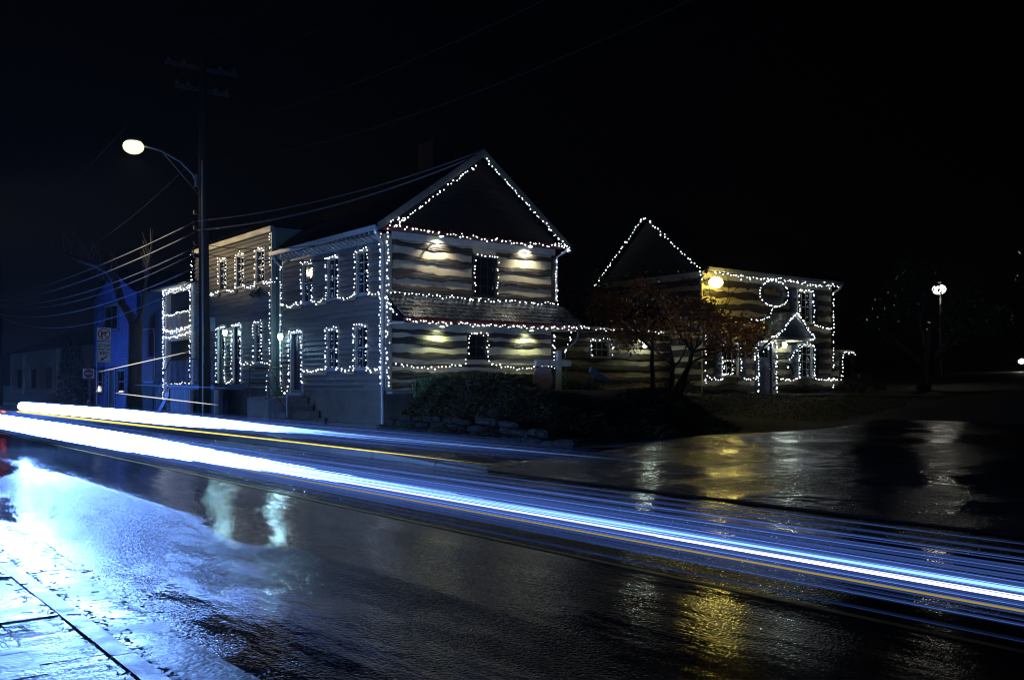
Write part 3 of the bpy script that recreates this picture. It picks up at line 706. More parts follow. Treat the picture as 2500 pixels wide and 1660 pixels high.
fh = thing('plaster_building', 'low pale plaster building at the far left end of the street', 'building', (-64, 15, .1))
build('wall', MB().box(-78, -52.5, YF + .8, 22, .1, 3.6), 'far_plaster', fh)
build('roof', MB().prism([(-78.4, YF + .4, 3.6), (-78.4, YF + 5, 5.4), (-78.4, 22.4, 3.6)], (26.2, 0, 0)), 'roof_dark', fh)
for xx in (-75, -70.5, -66, -61.5): build('window', MB().box(xx, xx + 1.2, YF + .74, YF + .79, 1.1, 2.4), 'window_glass', fh)
for xx in (-73, -63): build('pilaster', MB().box(xx, xx + .4, YF + .66, YF + .79, .12, 3.55), 'cream_trim', fh)

# ------------------------------------------------------------------ the far log house with the oval sign
LY0, LY1 = 28.87, 37.6
lh = thing('log_house_with_hood', 'far log house with blue shutters, gabled door hood and oval sign, outlined in lights', 'house', (-27.8, 33, 1.0))
GB = 1.02
LW = [(35.03, 35.95, 4.08, 5.4), (35.1, 36.02, 1.7, 3.04), (30.02, 30.98, 1.72, 3.0)]
LDR = (32.2, 33.28, .98, 3.12)
def sheath_x(y0, y1, z0, z1, holes, x0, x1):
    mb = MB(); ys = sorted({y0, y1} | {v for h in holes for v in h[:2]})
    for a, b in zip(ys, ys[1:]):
        hs = sorted((h[2], h[3]) for h in holes if h[0] < (a + b) / 2 < h[1]); z = z0
        for c, d in hs:
            if c - z > .01: mb.box(x0, x1, a, b, z, c)
            z = d
        if z1 - z > .01: mb.box(x0, x1, a, b, z, z1)
    return mb
build('interior', MB().box(-30.5, XH - .14, LY0 + .1, LY1 - .1, .7, 5.8), 'interior', lh)
build('chinking', sheath_x(LY0, LY1, .7, 5.82, LW + [LDR], XH - .12, XH), 'chinking', lh)
build('chinking', MB().box(-30.55, XH - .125, LY0, LY0 + .09, .7, 5.82), 'chinking', lh)
zc = 1.2; k = 0
while zc < 5.5:
    h = .27
    spans = [(LY0 + .06, LY1 - .06)]
    for (a, b, c, d) in LW + [LDR]:
        if zc + .14 > c - .05 and zc - .14 < d + .07: spans = [q for (s, e) in spans for q in ((s, min(e, a - .08)), (max(s, b + .08), e)) if q[1] - q[0] > .15]
    for s, e in spans: log_x(lh, XH + .002, s, e, zc, zc + .03, h, 200 + k); k += 1
    log_y(lh, LY0 - .002, -30.5, XH - .05, zc, h, 300 + k)
    zc += .47
for w in LW: window_x(lh, *w, XH + .02, 'white_trim', nx=3, ny=4)
for (y0, y1, z0, z1) in ((34.42, 34.9, 4.08, 5.42), (36.08, 36.42, 4.08, 5.42), (34.55, 34.98, 1.68, 3.05), (36.14, 36.5, 1.68, 3.05), (29.5, 29.92, 1.7, 3.02), (31.08, 31.48, 1.7, 3.02)):
    sh = build('shutter', MB().box(XH + .07, XH + .1, y0, y1, z0, z1), 'shutter_blue', lh)
    for q in range(9):
        zz = z0 + .08 + q * (z1 - z0 - .16) / 9; build('slat', MB().prism([(XH + .102, y0 + .05, zz), (XH + .125, y0 + .05, zz), (XH + .104, y0 + .05, zz + .1), (XH + .102, y0 + .05, zz + .1)], (0, y1 - y0 - .1, 0)), 'shutter_blue', sh)
dr = build('door', MB().box(XH - .06, XH - .01, LDR[0] + .06, LDR[1] - .06, 1.0, 3.06), 'door_blue', lh)
for zz in (1.15, 1.75): 
    for yy in (32.34, 32.8): build('door_panel', MB().box(XH - .009, XH + .006, yy, yy + .36, zz, zz + .48), 'door_blue', dr)
for yy in (32.36, 32.6, 32.84): build('door_pane', MB().box(XH - .009, XH - .002, yy, yy + .2, 2.5, 2.9), 'window_glass', dr)
build('handle', MB().ball((XH + .03, 33.12, 2.0), .035, 8, 5), 'galvanised', dr)
build('door_casing', MB().box(XH - .1, XH + .06, LDR[0] - .05, LDR[0] + .06, .98, 3.18).box(XH - .1, XH + .06, LDR[1] - .06, LDR[1] + .05, .98, 3.18).box(XH - .1, XH + .06, LDR[0] + .06, LDR[1] - .06, 3.07, 3.18), 'door_blue', lh)
build('eave_board', MB().box(XH + .002, XH + .04, LY0, LY1, 5.56, 5.83), 'cream_trim', lh)
gt = build('gutter', MB().prism([(XH + .3, LY0 - .1, 5.82), (XH + .44, LY0 - .1, 5.82), (XH + .46, LY0 - .1, 5.95), (XH + .3, LY0 - .1, 5.95)], (0, LY1 - LY0 + .4, 0)), 'gutter_metal', lh)
build('gutter_return', MB().tube([(XH + .38, LY1 + .25, 5.84), (XH + .3, LY1 + .2, 5.65), (XH + .08, LY1 - .02, 5.45)], .05, 8), 'white_trim', lh)
RX, RZ = -27.74, 8.32
for x0 in (XH + .36, -30.95):
    build('roof', MB().prism([(x0, LY0 - .25, 5.86 if x0 > -28 else 5.72), (RX, LY0 - .25, RZ), (RX, LY0 - .25, RZ + .12), (x0, LY0 - .25, 5.98 if x0 > -28 else 5.84)], (0, LY1 - LY0 + .6, 0)), 'roof_dark', lh)
build('gable_wall', MB().prism([(-30.55, LY0 + .01, 5.83), (XH, LY0 + .01, 5.83), (RX, LY0 + .01, RZ - .05)], (0, .08, 0)), 'dark_boards', lh)
# door hood
hd = build('door_hood', MB().prism([(XH + .02, 31.75, 3.3), (XH + .02, 33.0, 4.26), (XH + .02, 33.0, 4.34), (XH + .02, 31.66, 3.3)], (1.35, 0, 0)).prism([(XH + .02, 34.25, 3.3), (XH + .02, 33.0, 4.26), (XH + .02, 33.0, 4.34), (XH + .02, 34.34, 3.3)], (1.35, 0, 0)), 'shingle', lh)
build('hood_gable', MB().prism([(XH + 1.3, 31.85, 3.3), (XH + 1.3, 34.15, 3.3), (XH + 1.3, 33.0, 4.22)], (.03, 0, 0)), 'shutter_blue', hd)
build('hood_beam', MB().box(XH + .02, XH + 1.36, 31.76, 31.88, 3.18, 3.3).box(XH + .02, XH + 1.36, 34.12, 34.24, 3.18, 3.3).box(XH + 1.24, XH + 1.36, 31.88, 34.12, 3.18, 3.3), 'cream_trim', hd)
for yy in (31.82, 34.18): build('brace', MB().bar((XH + .05, yy, 2.45), (XH + 1.1, yy, 3.2), .05), 'shutter_blue', hd)
st = thing('entrance_step', 'dark stone landing with a lower step before the blue door', 'steps', (XH + .9, 32, .5))
build('landing', MB().box(XH + .1, XH + 1.9, 29.2, 34.6, .5, .9), 'stone', st); build('step', MB().box(XH + 1.9, XH + 2.4, 31.0, 34.4, .4, .66), 'stone', st)
ov = thing('oval_sign', 'dark oval hanging sign with a pale gold emblem above the door hood', 'sign', (XH + .3, 32.82, 4.65))
build('board', MB().disc((XH + .32, 32.83, 5.14), .93, 40, 'x', (.05, 0, 0), .55), 'sign_oval', ov)
em = MB()
for (a, b, r1, r2) in ((-.32, .06, .24, .12), (.02, .04, .3, .1), (.12, .16, .12, .09), (.34, .0, .2, .08)):
    em.prism([(XH + .372 + .002 * a, 32.83 + a + r1 * math.cos(q * .628), 5.14 + b + r2 * math.sin(q * .628)) for q in range(10)], (.004, 0, 0))
build('emblem', em, 'sign_gold', ov); build('bracket', MB().bar((XH + .05, 32.83, 5.72), (XH + .34, 32.83, 5.72), .02), 'iron', ov)
# window display
scn = thing('window_display', 'small glowing abstract window display behind the lower left window', 'display', (XH - .2, 30.5, 1.8))
sd = MB()
for i in range(14):
    q = i * .45; sd.tube([(XH - .005, 30.3 + .012 * i, 1.9 + .014 * i), (XH - .005, 30.34 + .012 * i, 1.9 + .016 * i)], .016, 4)
sd.tube([(XH - .005, 30.2 + .1 * math.cos(q * .5), 2.15 + .08 * math.sin(q * .5)) for q in range(13)], .012, 4).box(XH - .01, XH - .004, 30.1, 30.8, 1.78, 1.84)
build('glowing_shape', sd, 'screen_glow', scn)

# wings
lw = thing('low_log_wing', 'low single-storey log wing between the two log houses, small lit window', 'building', (-28, 24.5, 1))
WX = -26.5
wh = (24.4, 25.28, 2.42, 3.0)
build('chinking', sheath_x(19.5, 28.8, .6, 3.4, [wh], WX - .12, WX), 'chinking', lw); build('interior', MB().box(-30, WX - .14, 19.6, 28.7, .6, 3.4), 'interior', lw)
k = 0
for zc in (1.1, 1.55, 2.0, 2.45, 2.86, 3.22):
    for s, e in (((19.55, 24.3), (25.38, 28.75)) if zc > 2.2 and zc < 3.1 else ((19.55, 28.75),)): log_x(lw, WX + .002, s, e, zc, zc + .02, .24, 400 + k); k += 1
window_x(lw, *wh, WX + .02, 'grey_trim', nx=3, ny=2)
build('roof', MB().prism([(WX + .35, 19.4, 3.42), (WX + .35, 19.4, 3.5), (-28.3, 19.4, 4.7), (-30.2, 19.4, 3.5), (-30.2, 19.4, 3.42)], (0, 9.42, 0)), 'roof_dark', lw)
build('gutter', MB().prism([(WX + .36, 19.4, 3.42), (WX + .46, 19.4, 3.42), (WX + .47, 19.4, 3.52), (WX + .36, 19.4, 3.52)], (0, 9.3, 0)), 'gutter_metal', lw)
sw = thing('small_log_shed', 'small dark log shed past the right end of the far log house', 'shed', (-26, 38.7, 1))
sho = (38.45, 39.35, 1.7, 2.78)
build('chinking', sheath_x(37.62, 39.6, .7, 2.95, [sho], XH - .22, XH - .1), 'chinking', sw)
for k, zc in enumerate((1.2, 1.65, 2.1, 2.55)):
    for s, e in ((37.66, 38.36), (39.44, 39.58)): log_x(sw, XH - .098, s, e, zc, zc, .22, 500 + k)
window_x(sw, *sho, XH - .09, 'dark_boards', nx=2, ny=2)
build('roof', MB().prism([(XH + .1, 37.6, 2.96), (XH + .1, 37.6, 3.04), (-28, 37.6, 3.5), (-28, 37.6, 3.4)], (0, 2.3, 0)), 'roof_dark', sw)

# ------------------------------------------------------------------ stoops, stairs, railings
ws_ = thing('wooden_stoop', 'wooden stoop with side stairs and iron railing behind the utility pole', 'stoop', (-34.5, 12.5, .12))
build('landing', MB().box(-36.6, -31.9, 11.95, YF - .07, 1.2, 1.38), 'shutter_blue', ws_)
x = -36.5
while x < -34.6:
    build('skirt_board', MB().box(x, x + .13, 12.0, 12.03, .13, 1.195), 'lattice', ws_); x += .15
for xx in (-34.45, -31.98): build('post', MB().box(xx, xx + .12, 11.98, 12.1, .13, 1.195), 'lattice', ws_)
build('skirt_panel', MB().box(-34.3, -32.0, 12.25, 12.3, .13, 1.195), 'green_wall', ws_)
for i in range(6):
    build('tread', MB().box(-36.62 - .26 * (i + 1), -36.6 - .26 * i, 12.0, YF - .2, 1.2 - .18 * (i + 1) + .02, 1.2 - .18 * (i + 1) + .06), 'lattice', ws_)
build('stringer', MB().prism([(-36.6, 11.97, 1.2), (-38.3, 11.97, .13), (-37.9, 11.97, .13), (-36.6, 11.97, .95)], (0, .04, 0)), 'iron', ws_)
rl = MB()
rl.bar((-36.6, 12.0, 2.3), (-38.2, 12.0, 1.1), .022).bar((-36.6, 12.0, 2.3), (-31.95, 12.0, 2.3), .022).bar((-36.6, 12.0, 1.46), (-31.95, 12.0, 1.46), .014)
build('handrail', rl, 'iron', ws_)
bal = MB().box(-.009, .009, -.009, .009, 0, .84); bme = None
for i in range(36):
    xx = -36.55 + i * .131
    if bme is None:
        o = build('baluster', bal, 'iron', ws_)
        for v in o.data.vertices: v.co += origin(ws_)
        bme = o.data; o.location = Vector((xx, 12.0, 1.46)) - origin(ws_)
    else: link_copy('baluster', bme, (xx, 12.0, 1.46), ws_)
for i in range(12): link_copy('baluster', bme, (-36.7 - i * .13, 12.0, 1.36 - i * .0975), ws_)

cs = thing('concrete_steps', 'concrete block steps with black pipe railing below the corner house door', 'steps', (-27, 12.5, .12))
build('landing', MB().box(-28.75, -27.3, 11.85, YF - .15, .12, .93), 'concrete', cs)
build('landing_cap', MB().box(-28.8, -27.25, 11.8, YF - .15, .932, 1.0), 'stone', cs)
build('inset_panel', MB().box(-28.6, -27.45, 11.83, 11.848, .15, .78), 'concrete', cs)
for i in range(4):
    build('step', MB().box(-27.24 + .38 * i, -26.86 + .38 * i, 11.9, YF - .15, .12, .95 - .2 * i - .02), 'stone', cs)
    build('tread_slab', MB().box(-27.245 + .38 * i, -26.84 + .38 * i, 11.86, YF - .15, .932 - .2 * i, .985 - .2 * i), 'stucco', cs)
rl = MB()
for a, b in (((-28.7, 11.9, 1.0), (-28.7, 11.9, 1.9)), ((-27.3, 11.9, 1.0), (-27.3, 11.9, 1.9)), ((-28.7, 11.9, 1.9), (-27.3, 11.9, 1.9)), ((-28.7, 11.9, 1.45), (-27.3, 11.9, 1.45)), ((-27.3, 11.9, 1.9), (-25.95, 11.9, 1.1)), ((-25.95, 11.9, 1.1), (-25.95, 11.9, .12)), ((-27.3, 11.9, 1.45), (-25.95, 11.9, .6)), ((-28.7, 11.9, 1.9), (-28.7, 13.0, 1.9))):
    rl.bar(a, b, .025)
build('railing', rl, 'iron', cs)

# ------------------------------------------------------------------ utility pole, wires
PXo, PYo = -30.5, 11.1
up = thing('utility_pole', 'tall dark wooden utility pole with curved street lamp arm and conduit', 'utility pole', (PXo, PYo, .12))
build('pole', MB().tube([(PXo + .1, PYo, .1), (PXo, PYo, 5), (PXo - .12, PYo, 12.2)], [.19, .165, .125], 14), 'pole_wood', up, smooth=True)
build('conduit', MB().tube([(PXo + .22, PYo - .12, .12), (PXo + .18, PYo - .12, 8.6)], .035, 8), 'galvanised', up)
for zz, l in ((11.6, 1.2), (10.9, .9)):
    ca = build('crossarm', MB().box(PXo - .22, PXo - .1, PYo - l, PYo + l, zz, zz + .11), 'pole_wood', up)
    for s in (-.9, -.5, .5, .9): build('insulator', MB().tube([(PXo - .16, PYo + s * l, zz + .11), (PXo - .16, PYo + s * l, zz + .16), (PXo - .16, PYo + s * l, zz + .26)], [.03, .06, .035], 8), 'iron', ca)
build('transformer_box', MB().tube([(PXo + .0, PYo - .26, 7.75), (PXo + .0, PYo - .26, 8.15)], .06, 8), 'galvanised', up)
for zz in (6.9, 6.4, 5.9, 5.5): build('cable_clamp', MB().box(PXo - .2, PXo - .1, PYo - .28, PYo - .12, zz, zz + .12), 'iron', up)
for yy in (10.79, 11.27): build('sign_plate', MB().box(PXo + .0, PXo + .015, yy, yy + .2, 3.12, 3.57), 'plank_blue', up)
ARM = [(PXo - .05, PYo - .16, 7.75), (PXo - .05, PYo - .35, 8.15), (PXo - .05, PYo - .75, 8.5), (PXo - .05, PYo - 1.35, 8.76), (PXo - .05, PYo - 1.95, 8.84)]
am = build('lamp_arm', MB().tube(ARM, .03, 8).bar((PXo - .05, PYo - .17, 7.55), (PXo - .05, PYo - 1.3, 8.72), .018), 'galvanised', up, smooth=True)
LP = (PXo - .05, PYo - 2.2, 8.78)
build('lamp_housing', MB().ball((LP[0], LP[1], LP[2] + .16), .25, 14, 8, .4), 'galvanised', am, smooth=True)
build('lamp_lens', MB().ball((LP[0], LP[1], LP[2] - .02), 0.31, 18, 12, .72), 'lamp_street', am, smooth=True)
lamp('SPOT', 'street_lamp_light', (LP[0], LP[1], LP[2] - .4), 90, (1.0, .86, .5), am, .15, (0, 0, -1), 150, .5)

wn_ = [0]
def wire(a, b, sag, rad, label, m='cable', n=26):
    mb = MB(); a, b = Vector(a), Vector(b)
    pts = [a.lerp(b, i / n) - Vector((0, 0, sag * 4 * (i / n) * (1 - i / n))) for i in range(n + 1)]
    mb.tube(pts, rad, 6); base = (a + b) / 2
    return solo('overhead_wire', mb, m, label, 'wire', (base.x, base.y, base.z), 'overhead wires strung from the utility pole', True)
NP = (-63.0, 10.7)
np_ = thing('distant_utility_pole', 'thin dark utility pole at the left edge of the picture', 'utility pole', (NP[0], NP[1], .12))
build('pole', MB().tube([(NP[0], NP[1], .1), (NP[0], NP[1], 11)], [.17, .12], 10), 'pole_wood', np_); build('crossarm', MB().box(NP[0] - .05, NP[0] + .05, NP[1] - 1, NP[1] + 1, 10.2, 10.3), 'pole_wood', np_)
for k, (z0, z1, sg, rd, yo) in enumerate(((6.62, 6.45, .35, .015, -.3), (6.28, 6.25, .45, .022, -.3), (5.8, 6.05, .6, .02, -.28), (5.62, 6.0, .75, .015, -.28), (5.15, 5.55, .75, .022, -.3), (4.75, 5.5, 1.15, .015, -.25))):
    wire((NP[0], NP[1] + yo, z1), (PXo, PYo + yo, z0), sg, rd, ['topmost', 'second', 'third', 'fourth', 'fifth', 'lowest'][k] + ' of the six cables running left from the pole over the street')
wire((PXo, PYo - .2, 6.66), (CX1 + .3, YR - .15, 8.05), .3, .016, 'upper of the two cables rising right from the pole towards the gable peak', 'cable_dim')
wire((PXo, PYo - .2, 6.36), (CX1 + .3, YR - .3, 7.9), .35, .024, 'lower thick cable rising right from the pole towards the gable peak', 'cable_dim')
wire((PXo, PYo, 9.7), (9, 11, 10.2), 1.6, .012, 'thin high wire crossing the dark sky right of the pole', 'cable_black')
wire((PXo + .18, PYo - .1, 8.55), (9, 11, 9.6), 1.9, .012, 'thin wire leaving the conduit head to the right', 'cable_black')
wire((PXo - .15, PYo - .9, 11.8), (9, 10.2, 12.6), 1.2, .012, 'high primary wire on the outer crossarm end', 'cable_black')
wire((PXo - .15, PYo + .9, 11.8), (9, 12.2, 12.6), 1.2, .012, 'high primary wire on the inner crossarm end', 'cable_black')
wire((PXo, PYo + .1, 5.9), (XG - .2, YF - .25, 5.45), .25, .014, 'service cable from the pole to the corner house gutter')
wire((PXo, PYo + .1, 5.6), (XG + .25, 14.6, 5.3), .35, .014, 'slack black cable crossing the log gable wall', 'cable_black')
wire((PXo, PYo + .1, 5.3), (-31.8, YF - .05, 5.0), .2, .01, 'short drop wire from the pole to the tan clapboards')
wire((PXo, PYo - .1, 8.9), (NP[0], NP[1], 8.6), 1.5, .012, 'upper thin wire running left behind the street lamp', 'cable_black')
wire((PXo, PYo - .9, 11.5), (NP[0], NP[1] - .9, 10.3), 1.2, .01, 'high thin wire running left from the crossarm', 'cable_black')

# ------------------------------------------------------------------ signs
sg = thing('traffic_sign', 'white no right turn and STOP HERE ON RED signs on one thin post', 'traffic sign', (-44.9, 12.05, .12))
SXs = -44.9
y0s, y1s = 11.51, 12.1
def tri_arrow(mb, x, pts): mb.prism([(x, p[0], p[1]) for p in pts], (.004, 0, 0))
post = build('post', MB().box(SXs - .05, SXs - .01, 11.50, 11.54, .12, 3.95), 'galvanised', sg)
K = .59 / .78
pl = build('plate', MB().box(SXs, SXs + .012, y0s, y1s, 3.33, 3.92), 'sign_white', sg)
yc, zc = (y0s + y1s) / 2, 3.625
bl = MB()
bl.box(SXs + .014, SXs + .017, yc - .17 * K, yc - .08 * K, zc - .2 * K, zc + .13 * K); bl.box(SXs + .014, SXs + .017, yc - .08 * K, yc + .06 * K, zc + .06 * K, zc + .13 * K)
tri_arrow(bl, SXs + .014, [(yc + .06 * K, zc + .0), (yc + .22 * K, zc + .1 * K), (yc + .06 * K, zc + .2 * K)])
build('arrow_symbol', bl, 'sign_black', pl)
rg = MB(); r1_, r2_ = .29 * K, .35 * K
for q in range(32):
    a, b = q * math.pi / 16, (q + 1) * math.pi / 16
    rg.prism([(SXs + .019, yc + r1_ * math.cos(a), zc + r1_ * math.sin(a)), (SXs + .019, yc + r2_ * math.cos(a), zc + r2_ * math.sin(a)), (SXs + .019, yc + r2_ * math.cos(b), zc + r2_ * math.sin(b)), (SXs + .019, yc + r1_ * math.cos(b), zc + r1_ * math.sin(b))], (.003, 0, 0))
rg.prism([(SXs + .0235, yc - .22 * K, zc + .17 * K), (SXs + .0235, yc - .17 * K, zc + .22 * K), (SXs + .0235, yc + .22 * K, zc - .17 * K), (SXs + .0235, yc + .17 * K, zc - .22 * K)], (.003, 0, 0))
build('red_ring', rg, 'sign_red', pl)
pl2 = build('plate', MB().box(SXs, SXs + .012, y0s, y1s, 2.36, 3.29), 'sign_white', sg)
fr = MB()
for (a, b, c, d_) in ((y0s + .02, y1s - .02, 3.255, 3.268), (y0s + .02, y1s - .02, 2.38, 2.393), (y0s + .02, y0s + .033, 2.394, 3.254), (y1s - .033, y1s - .02, 2.394, 3.254)): fr.box(SXs + .014, SXs + .017, a, b, c, d_)
build('border', fr, 'sign_black', pl2)
def words(txt, y, z, size, parent, m, x, squeeze=1.0):
    c = bpy.data.curves.new('lettering', 'FONT'); c.body = txt; c.size = size; c.align_x = 'CENTER'; c.extrude = .002; c.offset = .006 * size / .25
    tmp = bpy.data.objects.new('tmp', c); COL.objects.link(tmp)
    bpy.context.view_layer.update(); dg = bpy.context.evaluated_depsgraph_get(); me = bpy.data.meshes.new_from_object(tmp.evaluated_get(dg)); bpy.data.objects.remove(tmp)
    me.name = 'lettering'; me.materials.clear(); me.materials.append(MATS[m])
    o = bpy.data.objects.new('lettering', me); COL.objects.link(o); o.parent = parent
    o.location = Vector((x, y, z)) - origin(parent); o.rotation_euler = (R(90), 0, R(90)); o.scale = (squeeze, 1, 1)
    return o
words('STOP', yc, 3.03, .215, pl2, 'sign_black', SXs + .016, .95); words('HERE ON', yc, 2.9, .125, pl2, 'sign_black', SXs + .016, .95); words('RED', yc, 2.70, .215, pl2, 'sign_black', SXs + .016)
ar = MB(); z_ = 2.55
tri_arrow(ar, SXs + .014, [(yc - .2 * K, z_ - .14 * K), (yc - .0, z_ - .1 * K), (yc - .14 * K, z_ + .06 * K)])
tri_arrow(ar, SXs + .0185, [(yc - .1 * K, z_ - .09 * K), (yc + .19 * K, z_ + .08 * K), (yc + .16 * K, z_ + .14 * K), (yc - .13 * K, z_ - .025 * K)])
build('arrow_symbol', ar, 'sign_black', pl2)
dn = thing('red_road_sign', 'dim square red road sign on a thin post left of the blue-lit house', 'traffic sign', (-50.5, 12.6, .12))
build('post', MB().box(-50.55, -50.51, 12.58, 12.62, .12, 2.4), 'galvanised', dn)
pp = build('plate', MB().box(-50.5, -50.49, 12.27, 12.81, 1.69, 2.15), 'sign_white', dn); build('red_disc', MB().disc((-50.488, 12.54, 1.92), .22, 24, 'x', (.004, 0, 0)), 'sign_red', pp); build('white_bar', MB().box(-50.483, -50.48, 12.39, 12.69, 1.89, 1.95), 'sign_white', pp)

cp = thing('sign_post', 'pale wooden cross-shaped post with a round board hanging from its arm', 'sign post', (-19, 16.37, 1.2))
build('post', MB().box(-19.05, -18.95, 16.31, 16.43, 1.0, 2.27), 'post_wood', cp); build('arm', MB().box(-18.948, -18.87, 15.5, 16.7, 1.86, 2.02), 'post_wood', cp)
hs_ = thing('round_sign', 'round mauve hanging board with a faint yellow shape under the post arm', 'sign', (-18.9, 15.75, 1.2))
build('board', MB().disc((-18.93, 15.75, 1.52), .33, 30, 'x', (.03, 0, 0)), 'sign_round', hs_)
build('emblem', MB().prism([(-18.898, 15.75 + .15 * math.cos(q * .7) * (1 + .3 * (q % 2)), 1.5 + .07 * math.sin(q * .7)) for q in range(9)], (.003, 0, 0)), 'sign_gold', hs_)
build('hanger', MB().bar((-18.91, 15.62, 1.8), (-18.91, 15.62, 1.9), .008).bar((-18.91, 15.88, 1.8), (-18.91, 15.88, 1.9), .008), 'iron', hs_)
pk = thing('leaning_plank', 'blue-grey board leaning on the bank right of the cross-shaped post', 'board', (-19, 17.8, 1.3))
build('plank', MB().prism([(-19, 17.55, 1.86), (-19, 18.35, 1.45), (-19, 18.2, 1.42), (-19, 17.5, 1.72)], (-.08, 0, 0)), 'plank_blue', pk); build('support', MB().bar((-19.1, 17.7, 1.7), (-19.3, 17.8, 1.15), .025), 'plank_blue', pk)

# ------------------------------------------------------------------ retaining wall, planting
rw = thing('stone_wall', 'low dark rubble stone wall along the foot of the planted bank', 'wall', (-18.5, 12.9, .1))
r = random.Random(8)
j = lambda a: r.uniform(-a, a)
for row in range(3):
    x = -22.2 + r.random() * .4
    while x < -14.6 - row * .9:
        ln = r.uniform(.22, .85); h = r.uniform(.13, .21); z0 = .10 + row * .17 + j(.02); yv = 12.70 + row * .07 + j(.06); n = 7; s = MB()
        ring = [(x + ln * (.5 + .5 * math.copysign(abs(math.cos(q)) ** .6, math.cos(q))) + j(.03), z0 + h * (.5 + .5 * math.copysign(abs(math.sin(q)) ** .6, math.sin(q))) + j(.02)) for q in [6.283 * k / n for k in range(n)]]
        mx, mz = sum(p[0] for p in ring) / n, sum(p[1] for p in ring) / n
        s.v = [(p[0], yv + .3, p[1]) for p in ring] + [(p[0], yv + .05 + j(.02), p[1]) for p in ring] + [(mx + (p[0] - mx) * .7, yv + j(.03), mz + (p[1] - mz) * .6) for p in ring]
        s.f = [tuple(range(2 * n, 3 * n))] + [(k * n + i, k * n + (i + 1) % n, k * n + n + (i + 1) % n, k * n + n + i) for k in range(2) for i in range(n)]
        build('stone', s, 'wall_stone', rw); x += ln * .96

def leaf(mb, c, s, r, droop=0.0):
    d = Vector((r.gauss(0, 1), r.gauss(0, 1), r.gauss(0, .7) - droop)).normalized(); u = d.cross(Vector((r.gauss(0, 1), r.gauss(0, 1), r.gauss(0, 1)))).normalized()
    c = Vector(c); w = s * .5
    mb.add([c - d * s * .6, c + u * w * .55, c + d * s * .6, c - u * w * .55], [(0, 1, 2, 3)])
def limb(mb, a, d, length, rad, depth, r, tips, up=.25, wob=.22, n=5, split=(2, 3), spread=.65):
    pts = [Vector(a)]; dd = Vector(d).normalized()
    for i in range(n):
        dd = (dd + Vector((r.gauss(0, wob), r.gauss(0, wob), r.gauss(0, wob) + up * .2))).normalized(); pts.append(pts[-1] + dd * length / n)
    rr = [rad * (1 - .45 * i / n) for i in range(n + 1)]
    mb.tube(pts, rr, 7 if rad > .05 else 5 if rad > .02 else 4, caps=True)
    if depth <= 1: tips += pts[2:]
    if depth <= 0: return
    for k in range(r.randint(*split)):
        f = r.uniform(.55, 1.0); p = pts[max(1, int(f * n))]
        nd = (dd + Vector((r.gauss(0, spread), r.gauss(0, spread), r.gauss(0, spread * .7) + up))).normalized()
        limb(mb, p, nd, length * r.uniform(.6, .8), rr[max(1, int(f * n))] * .68, depth - 1, r, tips, up, wob, n, split, spread)
def leaves(tips, n, size, r, scat, droop=0, keep=None):
    mb = MB(); done = 0; tries = 0
    while done < n and tries < n * 6:
        tries += 1
        p = r.choice(tips) + Vector((r.gauss(0, scat), r.gauss(0, scat), r.gauss(0, scat * .8)))
        if keep and not keep(p): continue
        leaf(mb, p, size * r.uniform(.6, 1.3), r, droop); done += 1
    return mb

# orange maple before the far log house
r = random.Random(21)
mp_ = thing('maple_tree', 'small maple with orange-brown autumn leaves before the far log house', 'tree', (-23.4, 25.1, 1.0))
tr = MB(); tips = []
for (bx, by, d_, ln, rad) in ((-23.8, 24.9, (-.12, -.12, 1), 2.3, .11), (-23.2, 25.3, (.02, .14, 1), 2.5, .12), (-23.4, 25.1, (.16, .2, 1), 2.2, .08), (-23.1, 25.5, (.12, .6, 1), 2.6, .09)):
    limb(tr, (bx, by, .75), d_, ln, rad, 4, r, tips, .16, .16, 5, (2, 3), .75)
build('trunk', tr, 'bark', mp_, smooth=True)
build('crown', leaves(tips, 7000, .135, r, .25, .2, keep=lambda p: p.z > 2.4 and p.x < -21.5 and (p.y < 28.5 or p.x > -24.5) and (p.y < 26.6 or p.z < 4.1) and (p.z < 4.35 or p.x < -22.6) and (Vector(((p.x + 23.5) * 1.5, (p.y - 25.8) * .72, (p.z - 4.3) * 1.25))).length < 3.5), 'leaf_orange', mp_)

# pollarded street tree by the green building
r = random.Random(33)
pt = thing('street_tree', 'bare forked street tree with thin upright shoots before the blue-lit house', 'tree', (-40.6, 11.85, .12))
tr = MB()
tr.tube([(-40.6, 11.85, .1), (-40.55, 11.85, 1.5), (-40.45, 11.85, 3.0), (-40.35, 11.85, 4.0)], [.36, .29, .27, .28], 12)
tr.tube([(-40.4, 11.85, 3.85), (-41.2, 11.83, 4.3), (-42.1, 11.8, 4.75), (-42.6, 11.8, 5.3), (-43.1, 11.8, 5.9), (-43.9, 11.75, 6.3), (-45.6, 11.7, 6.75), (-48.2, 11.6, 7.25), (-50.8, 11.5, 7.85), (-53, 11.4, 8.6)], [.24, .2, .18, .18, .17, .15, .13, .1, .06, .03], 9)
tr.tube([(-40.3, 11.85, 3.9), (-39.75, 11.85, 4.25), (-39.35, 11.85, 4.7), (-39.1, 11.85, 5.3), (-38.75, 11.87, 6.1), (-38.45, 11.9, 6.8), (-38.3, 11.9, 7.5)], [.17, .1, .075, .065, .055, .04, .02], 8)
tr.tube([(-38.95, 11.87, 5.7), (-39.2, 11.8, 6.2), (-39.25, 11.8, 6.7)], [.04, .03, .015], 6)
build('trunk', tr, 'bark', pt, smooth=True)
sh = MB()
